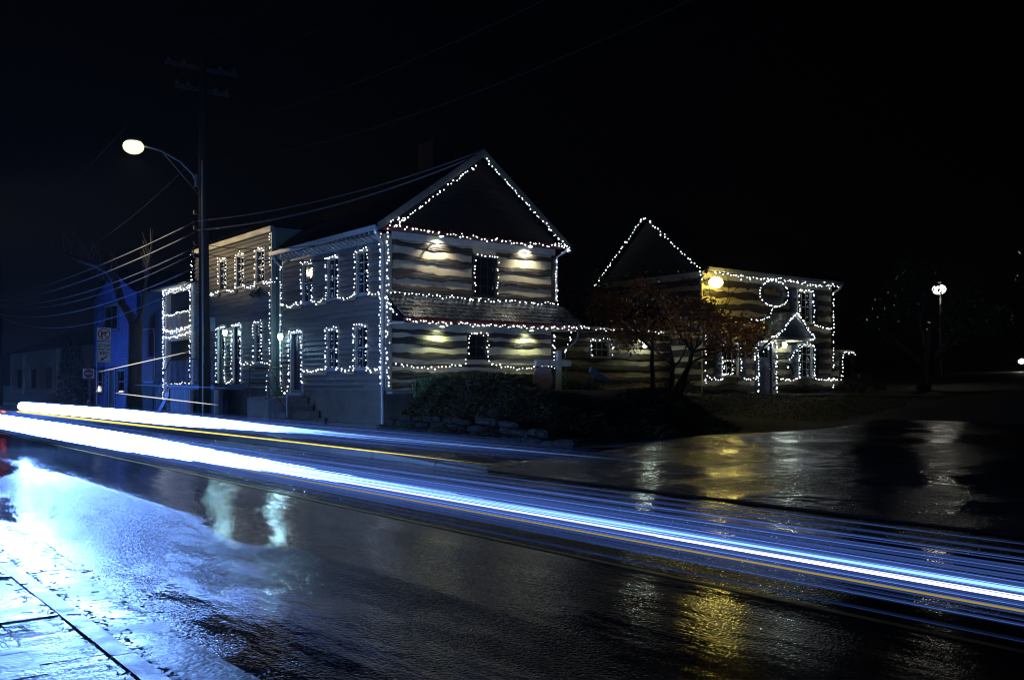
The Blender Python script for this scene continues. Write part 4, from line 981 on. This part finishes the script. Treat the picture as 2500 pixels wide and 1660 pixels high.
for k in range(46):
    f = r.random(); bx = -42.8 - 9.5 * f; bz = 5.7 + 2.6 * f ** 1.1
    l = r.uniform(.5, 1.5); sh.tube([(bx, 11.7, bz - .1), (bx + r.uniform(-.15, .15), 11.7 + r.uniform(-.2, .2), bz + l * .5), (bx + r.uniform(-.3, .3), 11.7 + r.uniform(-.4, .4), bz + l)], [.016, .011, .005], 4)
for k in range(14):
    bz = r.uniform(5.2, 7.2); bx = -39.1 + (bz - 5.3) * .35; sh.tube([(bx, 11.87, bz), (bx + r.uniform(-.4, .4), 11.87 + r.uniform(-.3, .3), bz + r.uniform(.4, .9))], [.014, .005], 4)
build('shoots', sh, 'twig', pt, kind='stuff')

# dark trees round the right-hand lamp and behind the houses
def dark_tree(x, y, z, h, rad, seed, label, nl=2600, size=.2):
    r = random.Random(seed); t = thing('dark_tree', label, 'tree', (x, y, z), 'dark trees on the slope')
    tr = MB(); tips = []
    for q in range(2): limb(tr, (x + .2 * q, y, z - .3), (r.uniform(-.25, .25), r.uniform(-.2, .2), 1), h * .36, h * .03, 4, r, tips, .22, .16, 5, (2, 3), .6)
    build('trunk', tr, 'bark', t, smooth=True); build('crown', leaves(tips, nl, size, r, .45, .2), 'leaf_dark', t)
dark_tree(-25.0, 45.5, 1.3, 9, .3, 51, 'large dark tree left of the tall white street lamp')
dark_tree(-21.5, 50.0, 2.5, 8, .3, 52, 'dark leafy tree just below the tall white street lamp')
dark_tree(-15.5, 47.0, 2.8, 6.5, .3, 53, 'dark tree on the slope right of the tall white street lamp')
dark_tree(-31.0, 27.0, 1.0, 7.5, .3, 55, 'dark tree behind the low log wing')

def shrub(x, y, s, seed, label, m='juniper', n=1100, hgt=.4, group='shrubs on the planted bank'):
    r = random.Random(seed); zb = land(x, y); t = thing('shrub', label, 'shrub', (x, y, zb), group)
    st = MB(); fo = MB()
    for k in range(11):
        a = r.uniform(0, 6.283); l = s * r.uniform(.5, 1); e = Vector((x + l * math.cos(a), y + l * math.sin(a), zb + hgt * s * r.uniform(.35, .9)))
        st.tube([(x, y, zb - .05), (x + .5 * (e.x - x), y + .5 * (e.y - y), zb + hgt * s * .6), e], [.02, .014, .006], 4)
    for k in range(n):
        a = r.uniform(0, 6.283); f = math.sqrt(r.random()); l = s * f * (1 + .25 * math.sin(3 * a + seed)); hh = hgt * s * (1 - f * f * .75) * r.uniform(.55, 1.08)
        px, py = x + l * math.cos(a), y + l * math.sin(a); c = Vector((px, py, zb + hh - (zb - land(px, py)) * .8))
        d = Vector((math.cos(a + r.gauss(0, .5)), math.sin(a + r.gauss(0, .5)), r.uniform(-.1, .8))).normalized() * r.uniform(.07, .2); u = d.cross(Vector((r.gauss(0, 1), r.gauss(0, 1), 1))).normalized() * r.uniform(.012, .03)
        fo.add([c - d * .3, c + u, c + d, c - u], [(0, 1, 2, 3)])
    build('stems', st, 'bark', t); build('foliage', fo, m, t)
SHR = [(-20.9, 14.1, .85, 'spreading juniper nearest the corner of the log house'), (-19.9, 13.9, 1.0, 'low juniper at the front of the bank, second from the house'),
       (-18.7, 14.0, 1.05, 'broad juniper at the front of the bank below the round board'), (-17.4, 14.2, 1.0, 'low juniper on the front of the bank below the cross post'),
       (-16.3, 14.6, .9, 'juniper near the right front end of the bank'), (-15.6, 15.8, .85, 'small juniper at the right end of the bank'),
       (-17.2, 15.4, .8, 'juniper in the middle of the bank behind the round board'), (-16.6, 16.6, 1.0, 'juniper on the back of the bank right of the cross post'),
       (-21.6, 13.3, .6, 'small juniper spilling over the stone wall by the house corner'), (-20.4, 13.15, .7, 'juniper spilling over the stone wall left of centre'), (-18.9, 13.1, .75, 'juniper spilling over the middle of the stone wall'), (-17.2, 13.2, .75, 'juniper spilling over the stone wall right of centre'),
       (-15.9, 18.2, .9, 'juniper trailing off at the far right of the bank'), (-17.3, 18.6, 1.0, 'juniper behind the leaning board')]
for k, (x, y, s, lb) in enumerate(SHR): shrub(x, y, s, 70 + k, lb)
shrub(-23.2, 37.3, .9, 90, 'round dark bush at the right corner of the far log house', 'leaf_dark', 900, .95, 'bushes at the far log house')
shrub(-24.6, 27.2, .8, 91, 'dark bush below the greenish wall lamp', 'leaf_dark', 800, .9, 'bushes at the far log house')
r = random.Random(61); gs = MB()
for k in range(5200):
    y = r.uniform(13.9, 18.9); x = -22.3 + 2.3 * r.random() ** 1.4; z = land(x, y); h = r.uniform(.12, .5) * (1.0 if x < -21.2 else .7); a = r.uniform(0, 6.28); dx, dy = .02 * math.cos(a), .02 * math.sin(a); lx, ly = r.gauss(0, .12), r.gauss(0, .12)
    gs.add([(x - dx, y - dy, z - .02), (x + dx, y + dy, z - .02), (x + lx * .5 + dx * .7, y + ly * .5 + dy * .7, z + h * .6), (x + lx, y + ly, z + h)], [(0, 1, 2), (0, 2, 3)])
go = build('grass', gs, 'grass', None); go['kind'] = 'stuff'; go['label'] = 'tall green grass along the foot of the log gable wall'
# lawn of the far house
gs = MB()
for k in range(9000):
    y = r.uniform(22, 31); x = r.uniform(-24.5, -14); z = land(x, y); h = r.uniform(.02, .06); a = r.uniform(0, 6.28); dx, dy = .02 * math.cos(a), .02 * math.sin(a)
    gs.add([(x - dx, y - dy, z - .01), (x + dx, y + dy, z - .01), (x + r.gauss(0, .05), y + r.gauss(0, .05), z + h)], [(0, 1, 2)])
go = build('lawn', gs, 'grass', None); go['kind'] = 'stuff'; go['label'] = 'sparse wet lawn before the far log house'
# cypresses at far left
for k, (x, y, h, w) in enumerate(((-56.5, 12.9, 3.6, .55), (-55.0, 12.9, 3.7, .6), (-53.0, 12.7, 3.3, .5))):
    r = random.Random(100 + k); t = thing('cypress', ['leftmost', 'middle', 'rightmost'][k] + ' of three dark clipped evergreens before the pale building', 'tree', (x, y, .12), 'evergreens before the pale building')
    build('trunk', MB().tube([(x, y, .1), (x, y, h * .8)], [.08, .03], 6), 'bark', t)
    mb = MB()
    for q in range(700):
        f = r.random(); rr = w * (1 - f ** 2.2) * math.sqrt(r.random()); a = r.uniform(0, 6.28); leaf(mb, (x + rr * math.cos(a), y + rr * math.sin(a), .25 + f * (h - .2)), .22, r, -.6)
    build('crown', mb, 'leaf_dark', t)

# wet leaf litter and twigs on the near kerb
r = random.Random(44); lm = MB()
for k in range(1300):
    q = r.random()
    if q < .5: y = 1.44 + abs(r.gauss(0, .05))
    elif q < .75: y = 1.80 + r.gauss(0, .03)
    elif q < .9: y = 1.29 - abs(r.gauss(0, .03))
    else: y = r.uniform(-1.5, 1.8)
    x = -1.2 - 9 * r.random() ** 1.3; z = .112 if 1.31 < y < 1.43 else .092 if y <= 1.31 else .04
    s = r.uniform(.008, .028); a = r.uniform(0, 6.28); c, s_ = math.cos(a) * s, math.sin(a) * s
    lm.add([(x - c, y - s_, z), (x + s_ * .5, y - c * .5, z + r.uniform(0, .012)), (x + c * 1.3, y + s_ * 1.3, z + r.uniform(0, .01)), (x - s_ * .5, y + c * .5, z + r.uniform(0, .012))], [(0, 1, 2, 3)])
for k in range(26):
    x = -1.5 - 6 * r.random(); y = r.uniform(1.0, 1.8); z = .055 if y > 1.45 else .11; a = r.uniform(-.5, .9); l = r.uniform(.04, .12)
    lm.tube([(x, y, z), (x + l * math.cos(a), y + l * math.sin(a), z + .006)], .004, 4)
lo = build('leaf_litter', lm, 'leaf_litter', None); lo['kind'] = 'stuff'; lo['label'] = 'wet leaf litter and twigs along the near kerb'

# ------------------------------------------------------------------ strings of lights
bb = bmesh.new(); bmesh.ops.create_icosphere(bb, subdivisions=1, radius=.0165); BULB = bpy.data.meshes.new('bulb'); bb.to_mesh(BULB); BULB.materials.append(MATS['bulb_glow'])
bb.free(); bb = bmesh.new(); bmesh.ops.create_icosphere(bb, subdivisions=1, radius=.0155); BULBW = bpy.data.meshes.new('bulb'); bb.to_mesh(BULBW); BULBW.materials.append(MATS['bulb_warm']); bb.free()
LS = random.Random(123)
def lights(label, pts, spacing=.105, out=(0, -.05, 0), jit=.03, size=1.0, drop=.05, group='white light strings on the houses', sagrun=0.0):
    """one string: thin wire through pts and bulbs at uneven spacing along it"""
    P = [Vector(p) for p in pts]; out = Vector(out)
    t = thing('light_string', label, 'string lights', P[0], group)
    mb = MB(); mb.tube([p + out * .4 for p in P], .006, 4); build('cord', mb, 'cable_black', t)
    side = Vector((abs(out.y), abs(out.x), 0)).normalized() if (out.x or out.y) else Vector((1, 0, 0))
    for a, b in zip(P, P[1:]):
        L_ = (b - a).length; n = max(1, round(L_ / (spacing * 1.15)))
        for i in range(n):
            f = (i + .5 + LS.uniform(-.35, .35)) / n
            p = a.lerp(b, f) + out + side * LS.gauss(0, jit) + Vector((0, 0, LS.gauss(0, jit) - sagrun * 4 * f * (1 - f)))
            if LS.random() < .03: continue
            s = size * LS.uniform(.75, 1.25) * (1.3 if LS.random() < .08 else 1)
            link_copy('bulb', BULBW if LS.random() < drop else BULB, p, t, scale=(s, s, s * LS.uniform(.9, 1.4)), rot=(LS.uniform(-.5, .5), LS.uniform(-.5, .5), 0))
    return t
y = YF - .05
def outline(w, m=.05): return [(w[0] - m, y, w[2]), (w[0] - m, y, w[3] + m), (w[1] + m, y, w[3] + m), (w[1] + m, y, w[2])]
def sagpts(a, b, s, n=4): return [tuple(Vector(a).lerp(Vector(b), i / n) - Vector((0, 0, s * 4 * (i / n) * (1 - i / n)))) for i in range(1, n)]
def join_outline(wins, z, x0, x1, sag=.07):
    p = [(x0, y, z)]; cur = x0
    for w in wins:
        o = outline(w); p += sagpts(p[-1], (o[0][0], y, z), sag) + [(o[0][0], y, z)] + o + [(o[3][0], y, z)]
    e = (x1, y, z); p += sagpts(p[-1], e, sag) + [e]
    return p
lights('light string along the upper window sills and frames of the corner house street front', join_outline(H1W[:3], 3.93, -28.8, -22.55))
lights('light string along the lower window sills and frames of the corner house street front', join_outline(H1W[3:], 1.84, -27.4, -22.55))
lights('light string down the left edge of the corner house and round its door', [(-28.93, y, 5.3), (-28.93, y, 1.4), (-28.85, y, 1.2), (-28.6, y, 1.1), (-28.38, y, 1.2), (-28.32, y, 1.5), (-28.32, y, 3.05), (-27.42, y, 3.05), (-27.4, y, 1.3)])
for k, (xx, yy, o) in enumerate(((-22.5, YF - .06, (0, -.06, 0)), (-22.36, YF - .0, (.07, -.02, 0)))):
    lights(['denser light strand down the street side of the house corner', 'light strand down the gable side of the house corner'][k], [(xx, yy, 1.3), (xx, yy, 5.5)], .075, o, .03)
lights('light string along the upper window sills and frames of the tan clapboard house', join_outline(H2W[:3], 4.8, -35.3, -29.2, .06))
lights('light strand down the right corner of the tan clapboard house', [(-29.78, y, 6.45), (-29.78, y, 2.0), (-30.0, y, 1.75), (-30.05, y, 1.15)], .12)
lights('light string round the lower window of the tan clapboard house', join_outline(H2W[3:], 2.12, -32.2, -29.85, .05))
lights('light string round the two doors of the tan clapboard house', [(-34.6, y, 1.45), (-34.6, y, 3.45), (-33.75, y, 3.45), (-33.75, y, 1.45), (-33.1, y, 1.45), (-33.1, y, 3.52), (-32.28, y, 3.52), (-32.28, y, 1.45)], .12)
y = YF - .14
for k, (xx, sp) in enumerate(((QX0 + .06, .06), (QX0 + .14, .09))): lights(['outer', 'inner'][k] + ' light strand winding down the left porch column', [(xx, y, 5.3), (xx, y, .75)], sp, jit=.05)
lights('light strand winding down the right porch column', [(QX1 - .1, y, 5.4), (QX1 - .1, y, 1.4)], .08, jit=.05)
lights('light strand rising above the porch roof along the pole side', [(-36.95, y, 5.35), (-36.95, y, 6.4)], .1, jit=.05)
lights('double swag of lights under the porch eave', [(QX0, y, 5.24), (QX1, y, 5.28), (QX1, y, 5.16), (QX0, y, 5.14)], .085, jit=.03)
lights('light swag along the balcony rail', [(QX0 + .1, y, 4.28), (-39.2, y, 4.2), (-38.2, y, 4.26), (QX1, y, 4.28)], .09)
lights('upper light swag on the balcony floor edge', [(QX0 + .1, y, 3.6), (-39.2, y, 3.52), (-38.2, y, 3.56), (QX1, y, 3.64)], .06, jit=.04)
lights('lower light swag above the garage bay', [(QX0 + .1, y, 3.36), (-39.2, y, 3.28), (-38.2, y, 3.34), (QX1, y, 3.42)], .07)
lights('light string across the foot of the garage bay', [(QX0 + .1, y, 1.42), (-39.4, y, 1.36), (-38.3, y, 1.42), (QX1 - .1, y, 1.4)], .13)
# gable end
gx = (.05, 0, 0); X1 = CX1 + .06
lights('light string up the left rake of the log gable', [(CX1 + .3, 13.15, 5.58), (CX1 + .3, 15.9, 7.64)], .09, gx, .025)
lights('light string down the right rake of the log gable', [(CX1 + .3, 16.2, 7.86), (CX1 + .3, 19.3, 5.6)], .085, gx, .025)
lights('light string along the gable eave above the log wall', [(CX1 + .36, 13.2, 5.6)] + sagpts((CX1 + .36, 13.2, 5.6), (CX1 + .36, 19.45, 5.6), .06, 6) + [(CX1 + .36, 19.45, 5.62)], .09, gx, .028, drop=.1)
lights('short light loop at the right end of the gable eave', [(CX1 + .34, 18.7, 5.68), (CX1 + .3, 19.1, 5.62), (CX1 + .26, 19.5, 5.5), (CX1 + .1, 19.2, 5.42)], .08, gx)
lights('short light loop at the left end of the gable eave', [(CX1 + .34, 13.0, 5.5), (CX1 + .34, 13.05, 5.75), (CX1 + .3, 13.5, 5.85), (CX1 + .3, 13.3, 5.6)], .07, gx)
lights('light strand down the upper right edge of the log gable', [(X1, 19.12, 5.3), (X1, 19.12, 3.85)], .1, gx)
lights('light string along the top of the shingled pent roof', [(X1 + .02, 13.2, 3.86), (X1 + .02, 16.0, 3.84), (X1 + .02, 19.2, 3.84)], .095, gx, .025)
lights('light string along the eave of the shingled pent roof', [(PX + .03, 13.1, 3.07)] + sagpts((PX + .03, 13.1, 3.07), (PX + .03, 19.4, 3.07), .05, 6) + [(PX + .03, 19.4, 3.08)], .07, gx, .028, drop=.1)
lights('light loop hanging down the left slope of the pent roof', [(CX1 + .15, 13.06, 3.8), (CX1 + .8, 13.0, 3.2)], .09, (0, -.04, 0))
lights('light string round the upper window of the log gable', [(X1, 16.02, 3.98), (X1, 16.02, 5.12), (X1, 16.84, 5.12), (X1, 16.84, 3.96)], .115, gx, .025)
lights('light string along the lower gable logs and round the small window', [(X1, 13.35, 1.97), (X1, 13.7, 1.88), (X1, 14.8, 1.85), (X1, 15.6, 1.95), (X1, 15.78, 2.15), (X1, 15.84, 2.84), (X1, 16.46, 2.82), (X1, 16.46, 2.15), (X1, 16.6, 1.95), (X1, 17.6, 1.86), (X1, 18.95, 1.95)], .095, gx, .025)
lights('light strand down the lower right edge of the log gable', [(X1, 19.0, 3.02), (X1, 19.0, 1.85)], .075, gx, .03)
lights('light strand from the pent gutter past the down pipe', [(CX1 + .9, 19.25, 3.0), (CX1 + .55, 19.2, 2.95), (CX1 + .5, 19.12, 2.3)], .1, gx, .04)
# low wing and far log house
fx = (.06, 0, 0); S2 = 1.35
lights('sparse light string along the eave of the low log wing', [(WX + .48, 19.9, 3.42), (WX + .48, 28.0, 3.44)], .17, fx, .04, S2)
lights('light string round the small window of the low log wing', [(WX + .1, 24.3, 2.4), (WX + .1, 24.3, 3.06), (WX + .1, 25.4, 3.06), (WX + .1, 25.4, 2.4)], .16, fx, .03, S2)
X2 = XH + .12
lights('light string up the left side of the far dark gable', [(-30.75, LY0 - .3, 5.65), (RX, LY0 - .3, RZ - .05)], .135, (0, -.04, 0), .03, S2)
lights('light string down the right side of the far dark gable', [(RX, LY0 - .3, RZ), (XH + .2, LY0 - .3, 5.85), (XH + .15, LY0 - .2, 5.4)], .135, (0, -.04, 0), .03, S2)
lights('light string under the gutter of the far log house', [(XH + .4, 29.0, 5.74), (XH + .4, 31.0, 5.68), (XH + .4, 33.0, 5.74), (XH + .4, 35.2, 5.68), (XH + .4, 37.5, 5.74)], .12, fx, .045, S2)
lights('light strand down the left edge of the far log house', [(X2, 28.9, 3.6), (X2, 28.9, 1.25)], .14, fx, .035, S2)
lights('light strand down the right edge of the far log house', [(X2, 37.5, 5.55), (X2, 37.5, 1.2)], .14, fx, .03, S2)
lights('light string round the upper right window of the far log house', [(X2, 33.9, 3.85), (X2, 34.75, 3.95), (X2, 34.98, 4.15), (X2, 34.98, 5.46), (X2, 36.02, 5.46), (X2, 36.05, 4.0), (X2, 36.3, 3.92), (X2, 37.4, 3.86)], .125, fx, .03, S2)
lights('light string round the oval sign and down to the door hood', [(XH + .42, 32.83 + .97 * math.cos(q * .2618 - 1.57), 5.14 + .55 * math.sin(q * .2618 - 1.57)) for q in range(25)] + [(XH + .4, 32.7, 4.5), (XH + .4, 32.6, 4.2), (XH + .4, 32.0, 4.0), (XH + .4, 31.3, 4.0)], .125, fx, .015, S2)
lights('light string on both rakes of the door hood', [(XH + 1.4, 31.3, 3.24), (XH + 1.4, 31.75, 3.3), (XH + 1.4, 33.0, 4.3), (XH + 1.4, 34.25, 3.3), (XH + 1.4, 33.9, 3.2)], .085, fx, .03, S2)
lights('light string round the blue door of the far log house', [(XH + .15, 32.14, .98), (XH + .15, 32.14, 3.14), (XH + .15, 33.34, 3.16), (XH + .15, 33.34, 1.0)], .105, fx, .03, S2)
lights('light strand wound round the left hood brace', [(XH + 1.3, 31.8, 3.2), (XH + .9, 31.8, 2.9), (XH + .2, 31.8, 2.4), (XH + .3, 31.8, 3.1)], .14, fx, .04, S2)
lights('light strand wound round the right hood brace', [(XH + 1.1, 34.18, 3.2), (XH + .2, 34.18, 2.5), (XH + .15, 34.1, 2.0)], .13, fx, .03, S2)
lights('light string on the lower logs right of the far blue door', [(X2, 33.45, 1.62), (X2, 34.3, 1.56), (X2, 35.0, 1.64), (X2, 35.03, 3.1), (X2, 36.1, 3.1), (X2, 36.1, 1.66), (X2, 36.6, 1.54), (X2, 37.4, 1.6)], .12, fx, .03, S2)
lights('light string on the lower logs left of the far blue door', [(X2, 28.95, 1.62), (X2, 29.6, 1.55), (X2, 29.95, 1.64), (X2, 29.96, 3.05), (X2, 31.04, 3.05), (X2, 31.06, 1.66), (X2, 31.6, 1.56), (X2, 32.1, 1.64)], .125, fx, .03, S2)
lights('light string round the small shed window', [(XH, 37.6, 1.55), (XH, 38.2, 1.55), (XH, 38.4, 1.75), (XH, 38.4, 2.84), (XH, 39.4, 2.8), (XH, 39.4, 2.6)], .14, fx, .03, S2)
lights('lit frame of bulbs inside the lower left window of the far log house', [(XH + .0, 30.1, 1.8), (XH + .0, 30.1, 2.35), (XH + .0, 30.75, 2.35), (XH + .0, 30.75, 1.8), (XH + .0, 30.1, 1.78)], .1, (.01, 0, 0), .015, 1.1)

# ------------------------------------------------------------------ lamps on the buildings
def wall_lamp(label, p, m, col, power, out, size=.09, kind='lantern'):
    o = Vector(out); t = thing('wall_lamp', label, 'lamp', p, 'lit wall lamps'); p = Vector(p)
    build('backplate', MB().ball(p + o * .02, .06, 8, 6), 'iron', t); build('bracket', MB().bar(p, p + o * .14 + Vector((0, 0, .06)), .012), 'iron', t)
    c = p + o * .16
    build('lamp_glass', MB().tube([c - Vector((0, 0, size * 1.2)), c, c + Vector((0, 0, size))], [size * .6, size, size * .75], 8), m, t)
    build('lamp_cap', MB().tube([c + Vector((0, 0, size + .004)), c + Vector((0, 0, size + .09))], [size * 1.1, .01], 8), 'iron', t)
    lamp('POINT', 'wall_lamp_light', c + o * (size + .03), power, col, t, .05)
wall_lamp('bluish lantern glowing between the two doors of the tan clapboard house', (-33.45, YF - .04, 3.25), 'lamp_cool', (.4, .82, 1.0), 36, (0, -1, 0), .09)
wall_lamp('bluish lantern glowing at the left edge of the corner house by its door', (-28.72, YF - .04, 2.92), 'lamp_cool', (.4, .82, 1.0), 36, (0, -1, 0), .09)
wall_lamp('greenish lamp on the low log wing behind the maple trunks', (WX + .06, 27.1, 2.95), 'lamp_greenish', (.8, 1.0, .82), 9, (1, 0, 0), .11)
wall_lamp('white lamp under the door hood of the far log house', (XH + .08, 33.85, 3.05), 'lamp_greenish', (.85, 1.0, .95), 20, (1, 0, 0), .1)
def soffit_lamp(label, p, m, col, power):
    t = thing('soffit_lamp', label, 'lamp', p, 'lamps under the gable eaves'); p = Vector(p)
    build('trim_ring', MB().disc(p, .085, 16, 'z', (0, 0, .03)), 'grey_trim', t); build('lens', MB().disc(p - Vector((0, 0, .012)), .06, 16, 'z', (0, 0, .01)), m, t)
    lamp('SPOT', 'soffit_lamp_light', p - Vector((0, 0, .04)), power, col, t, .03, (-.42, 0, -1), 125, .8)
soffit_lamp('soffit lamp over the upper logs left of the gable window', (CX1 + .28, 14.74, 5.5), 'lamp_greenish', (1, .94, .74), 115)
soffit_lamp('soffit lamp over the upper logs right of the gable window', (CX1 + .28, 17.92, 5.5), 'lamp_greenish', (1, .94, .74), 115)
soffit_lamp('greenish lamp under the pent roof left of the small window', (CX1 + .3, 14.75, 2.99), 'lamp_greenish', (.85, 1.0, .55), 58)
soffit_lamp('greenish lamp under the pent roof right of the small window', (CX1 + .3, 17.95, 2.99), 'lamp_greenish', (.85, 1.0, .6), 80)
yf = thing('floodlight', 'intense yellow floodlight at the upper left corner of the far log house', 'floodlight', (XH + .1, 29.3, 5.3))
build('housing', MB().box(XH + .1, XH + .26, 29.1, 29.5, 5.3, 5.56), 'iron', yf); build('lens', MB().ball((XH + .34, 29.3, 5.38), .28, 16, 11, .8), 'lamp_yellow', yf, smooth=True);
lamp('POINT', 'floodlight_light', (XH + .75, 29.2, 5.25), 60, (1.0, .76, .16), yf, .1)

def street_lamp(label, base, top, m, col, power, lens=.35, aim=None, cone=20):
    t = thing('street_lamp', label, 'street lamp', base); b = Vector(base); p = Vector(top)
    build('post', MB().tube([b, (b.x, b.y, p.z - .3), (b.x, b.y, p.z + lens + .05), p + Vector((0, 0, lens + .08))], [.09, .07, .05, .04], 8), 'iron', t)
    build('lamp_housing', MB().ball(p + Vector((0, 0, lens * 1.0)), lens * .4, 12, 7, .3), 'iron', t); build('lens', MB().ball(p, lens * .9, 18, 11, .75), m, t, smooth=True);
    lamp('SPOT' if aim else 'POINT', 'street_lamp_light', p + (Vector(aim).normalized() if aim else Vector((0, 0, -1))) * (lens + .1), power, col, t, .2, aim, cone, 1.0)
street_lamp('tall white street lamp among the dark trees at the right', (-28.6, 54.2, 1.8), (-28.2, 53.29, 6.85), 'lamp_white', (1, .95, .8), 60, .42)
street_lamp('small distant street lamp at the right edge of the picture', (-40.5, 93.5, 2.5), (-41.0, 92.6, 3.5), 'lamp_white', (1, .93, .75), 90, .34)
# assumed lamp, added across the street and out of the picture to the left: its light rakes the clapboards and glints in a window
street_lamp('assumed warm street lamp on the near side of the street, outside the picture', (-57.0, -2.6, .0), (-57.0, -1.5, 8.6), 'assumed_lamp_warm', (1, .76, .36), 34000, .3, (23.5, 14.6, -.75), 16)

street_lamp('assumed warm street lamp added on the near side behind the camera, outside the picture', (14.0, -4.6, .0), (14.0, -3.6, 8.6), 'assumed_lamp_warm', (1, .84, .5), 2300, .3, (-36.4, 20.0, -5.4), 11)  # unseen lamp, added to throw warm light on the log gable

# ------------------------------------------------------------------ the light streaks of the passing car's headlamps
def glow_mat(name, col, k, sample): return emit(name, col, k, sample, True)
glow_mat('streak_core', (.17, .37, 1.0), 1.0, True); glow_mat('streak_blue', (.13, .28, 1.0), 1.0, False); glow_mat('streak_yellow', (1.0, .72, .12), 1.0, False); glow_mat('streak_white', (1.0, .95, .8), 1.0, False)
def streak(parent, m, x0, x1, yy, zz, rad, f_glow, name='streak', n=48, sides=4, taper=True, wob=.006, seed=0):
    mb = MB(); pts = []; rr = []; gl = []
    for i in range(n + 1):
        f = i / n; x = x0 + (x1 - x0) * (f ** 1.0)
        pts.append((x, yy + wob * nz(x * .12, seed), zz + wob * nz(x * .15, seed, 4)))
        e = min(1.0, f / .01 if f < .01 else 1, (1 - f) / .12) if taper else 1
        rr.append(max(.0003, rad(x) if callable(rad) else rad) * max(.05, e)); gl += [f_glow(x) * (max(0.02, e) if taper else 1)] * sides
    mb.tube(pts, rr, sides, caps=True)
    return build(name, mb, m, parent, glow=gl)
TZ = .917
def trail(label, yy, xs, xe, fall, base, bend, floor):
    t = thing('light_streak', label, 'light streak', (xs, yy, TZ), 'light streaks of the passing headlamps')
    core = lambda x: base * math.exp(-(x - xs) / fall) / (1 + math.exp((x - bend - .6) / .9)) + floor
    streak(t, 'streak_core', xs, xe, yy, TZ, lambda x: .0055 + .082 / (1 + math.exp((x - bend) / 1.3)), core, 'core', 70, 8)
    r = random.Random(int(yy * 100))
    for k in range(280):
        dy, dz = r.gauss(0, .04), r.gauss(0, .05)
        while abs(dz) > .125: dz = r.gauss(0, .05)
        q = abs(dz) / .125
        br = (1.6 if r.random() < .06 else r.uniform(.3, .5)) * (1.15 - q * 1.05); xe_ = xe - r.random() ** 2 * (xe - xs) * .35
        streak(t, 'streak_blue', xs + r.uniform(0, .6), xe_, yy + dy, TZ + dz, r.choice((.0005, .0006, .0008, .0013)), lambda x, br=br: br * (.11 + 9 * math.exp(-(x - xs) / (fall * 1.15))), seed=k)
    return t
t1 = trail('nearer bright white-blue light streak sweeping across the whole road', 2.32, -15.5, 1.2, 4.6, 430, -6.0, 2.6)
t2 = trail('farther white-blue light streak that fades out right of the log house', 4.30, -23.0, -4.0, 4.6, 430, -10.4, .9)
streak(t1, 'streak_white', -15, 1.2, 2.30, TZ - .015, lambda x: .006, lambda x: 2.6, seed=3)
streak(t1, 'streak_yellow', -12, .6, 2.26, TZ - .035, lambda x: .0026, lambda x: .35, seed=5)
streak(t2, 'streak_yellow', -23.1, -5.4, 4.22, TZ - .115, lambda x: .016 - .011 * sstep(x, -18, -8), lambda x: 1.5, name='amber_streak', seed=7)
t3 = thing('amber_streak', 'thin warm light streak rising to the right before the traffic sign', 'light streak', (-27, 6.5, 2))
def free_streak(parent, a, b, rad, m, k):
    a, b = Vector(a), Vector(b); n = 20; mb = MB(); rr = [rad * max(.08, math.sin(math.pi * min(.999, max(.001, i / n))) ** .5) for i in range(n + 1)]
    mb.tube([a.lerp(b, i / n) for i in range(n + 1)], rr, 4); build('streak', mb, m, parent, glow=[k] * len(mb.v))
free_streak(t3, (-23.2, 6.0, 1.68), (-17.3, 6.0, 1.98), .008, 'streak_white', 1.1)
t4 = thing('thin_light_streak', 'thin white light streak just above the start of the farther headlamp streak', 'light streak', (-22, 6.5, 1))
free_streak(t4, (-22.0, 6.0, 1.2), (-15.8, 6.0, 1.04), .009, 'streak_white', 1.0); 
glow_mat('streak_red', (1.0, .05, .02), 1.0, False)
t6 = thing('red_streak', 'short red tail lamp streak at the left edge of the road', 'light streak', (-31, 5.3, .7))
free_streak(t6, (-31.0, 5.3, .6), (-30.3, 5.3, .6), .022, 'streak_red', 9.0)
t5 = thing('dotted_light_streak', 'faint bluish light streak below the blue-lit house windows', 'light streak', (-22, 6.5, 1.3))
free_streak(t5, (-20.6, 6.0, 1.38), (-15.4, 6.0, 1.33), .006, 'streak_blue', .5)

# ------------------------------------------------------------------ assumed headlamps left of the picture, added for their blue light, no car built
for k, yy in enumerate((2.45, 4.1)):
    t = thing('assumed_headlamp', ['near-side', 'off-side'][k] + ' bluish headlamp assumed left of the picture, added without a car', 'headlamp', (-58, yy, .7))
    build('housing', MB().tube([(-58.25, yy, .88), (-58.1, yy, .88), (-58.0, yy, .88)], [.08, .13, .15], 14), 'iron', t)
    build('lens', MB().disc((-57.995, yy, .88), .14, 16, 'x', (.01, 0, 0)), 'lamp_cool', t)
    lamp('SPOT', 'assumed_headlamp_light', (-57.9, yy, .88), 2100, (.06, .2, 1.0), t, .1, (1, .62, .2), 54, 1.0)

# ------------------------------------------------------------------ damp night air
hz = build('haze', MB().box(-150, 40, -45, 140, -1.5, 16), None, None)
hz['kind'] = 'stuff'; hz['label'] = 'thin damp mist in the night air'
hm = bpy.data.materials.new('haze'); hm.use_nodes = True; hm.node_tree.nodes.clear()
ho = hm.node_tree.nodes.new('ShaderNodeOutputMaterial'); pv = hm.node_tree.nodes.new('ShaderNodeVolumePrincipled')
pv.inputs['Color'].default_value = (.9, .93, 1, 1); pv.inputs['Density'].default_value = 0.0003; pv.inputs['Anisotropy'].default_value = 0.6
hm.node_tree.links.new(pv.outputs[0], ho.inputs['Volume']); hm.cycles.homogeneous_volume = True; hz.data.materials.append(hm); MATS['haze'] = hm
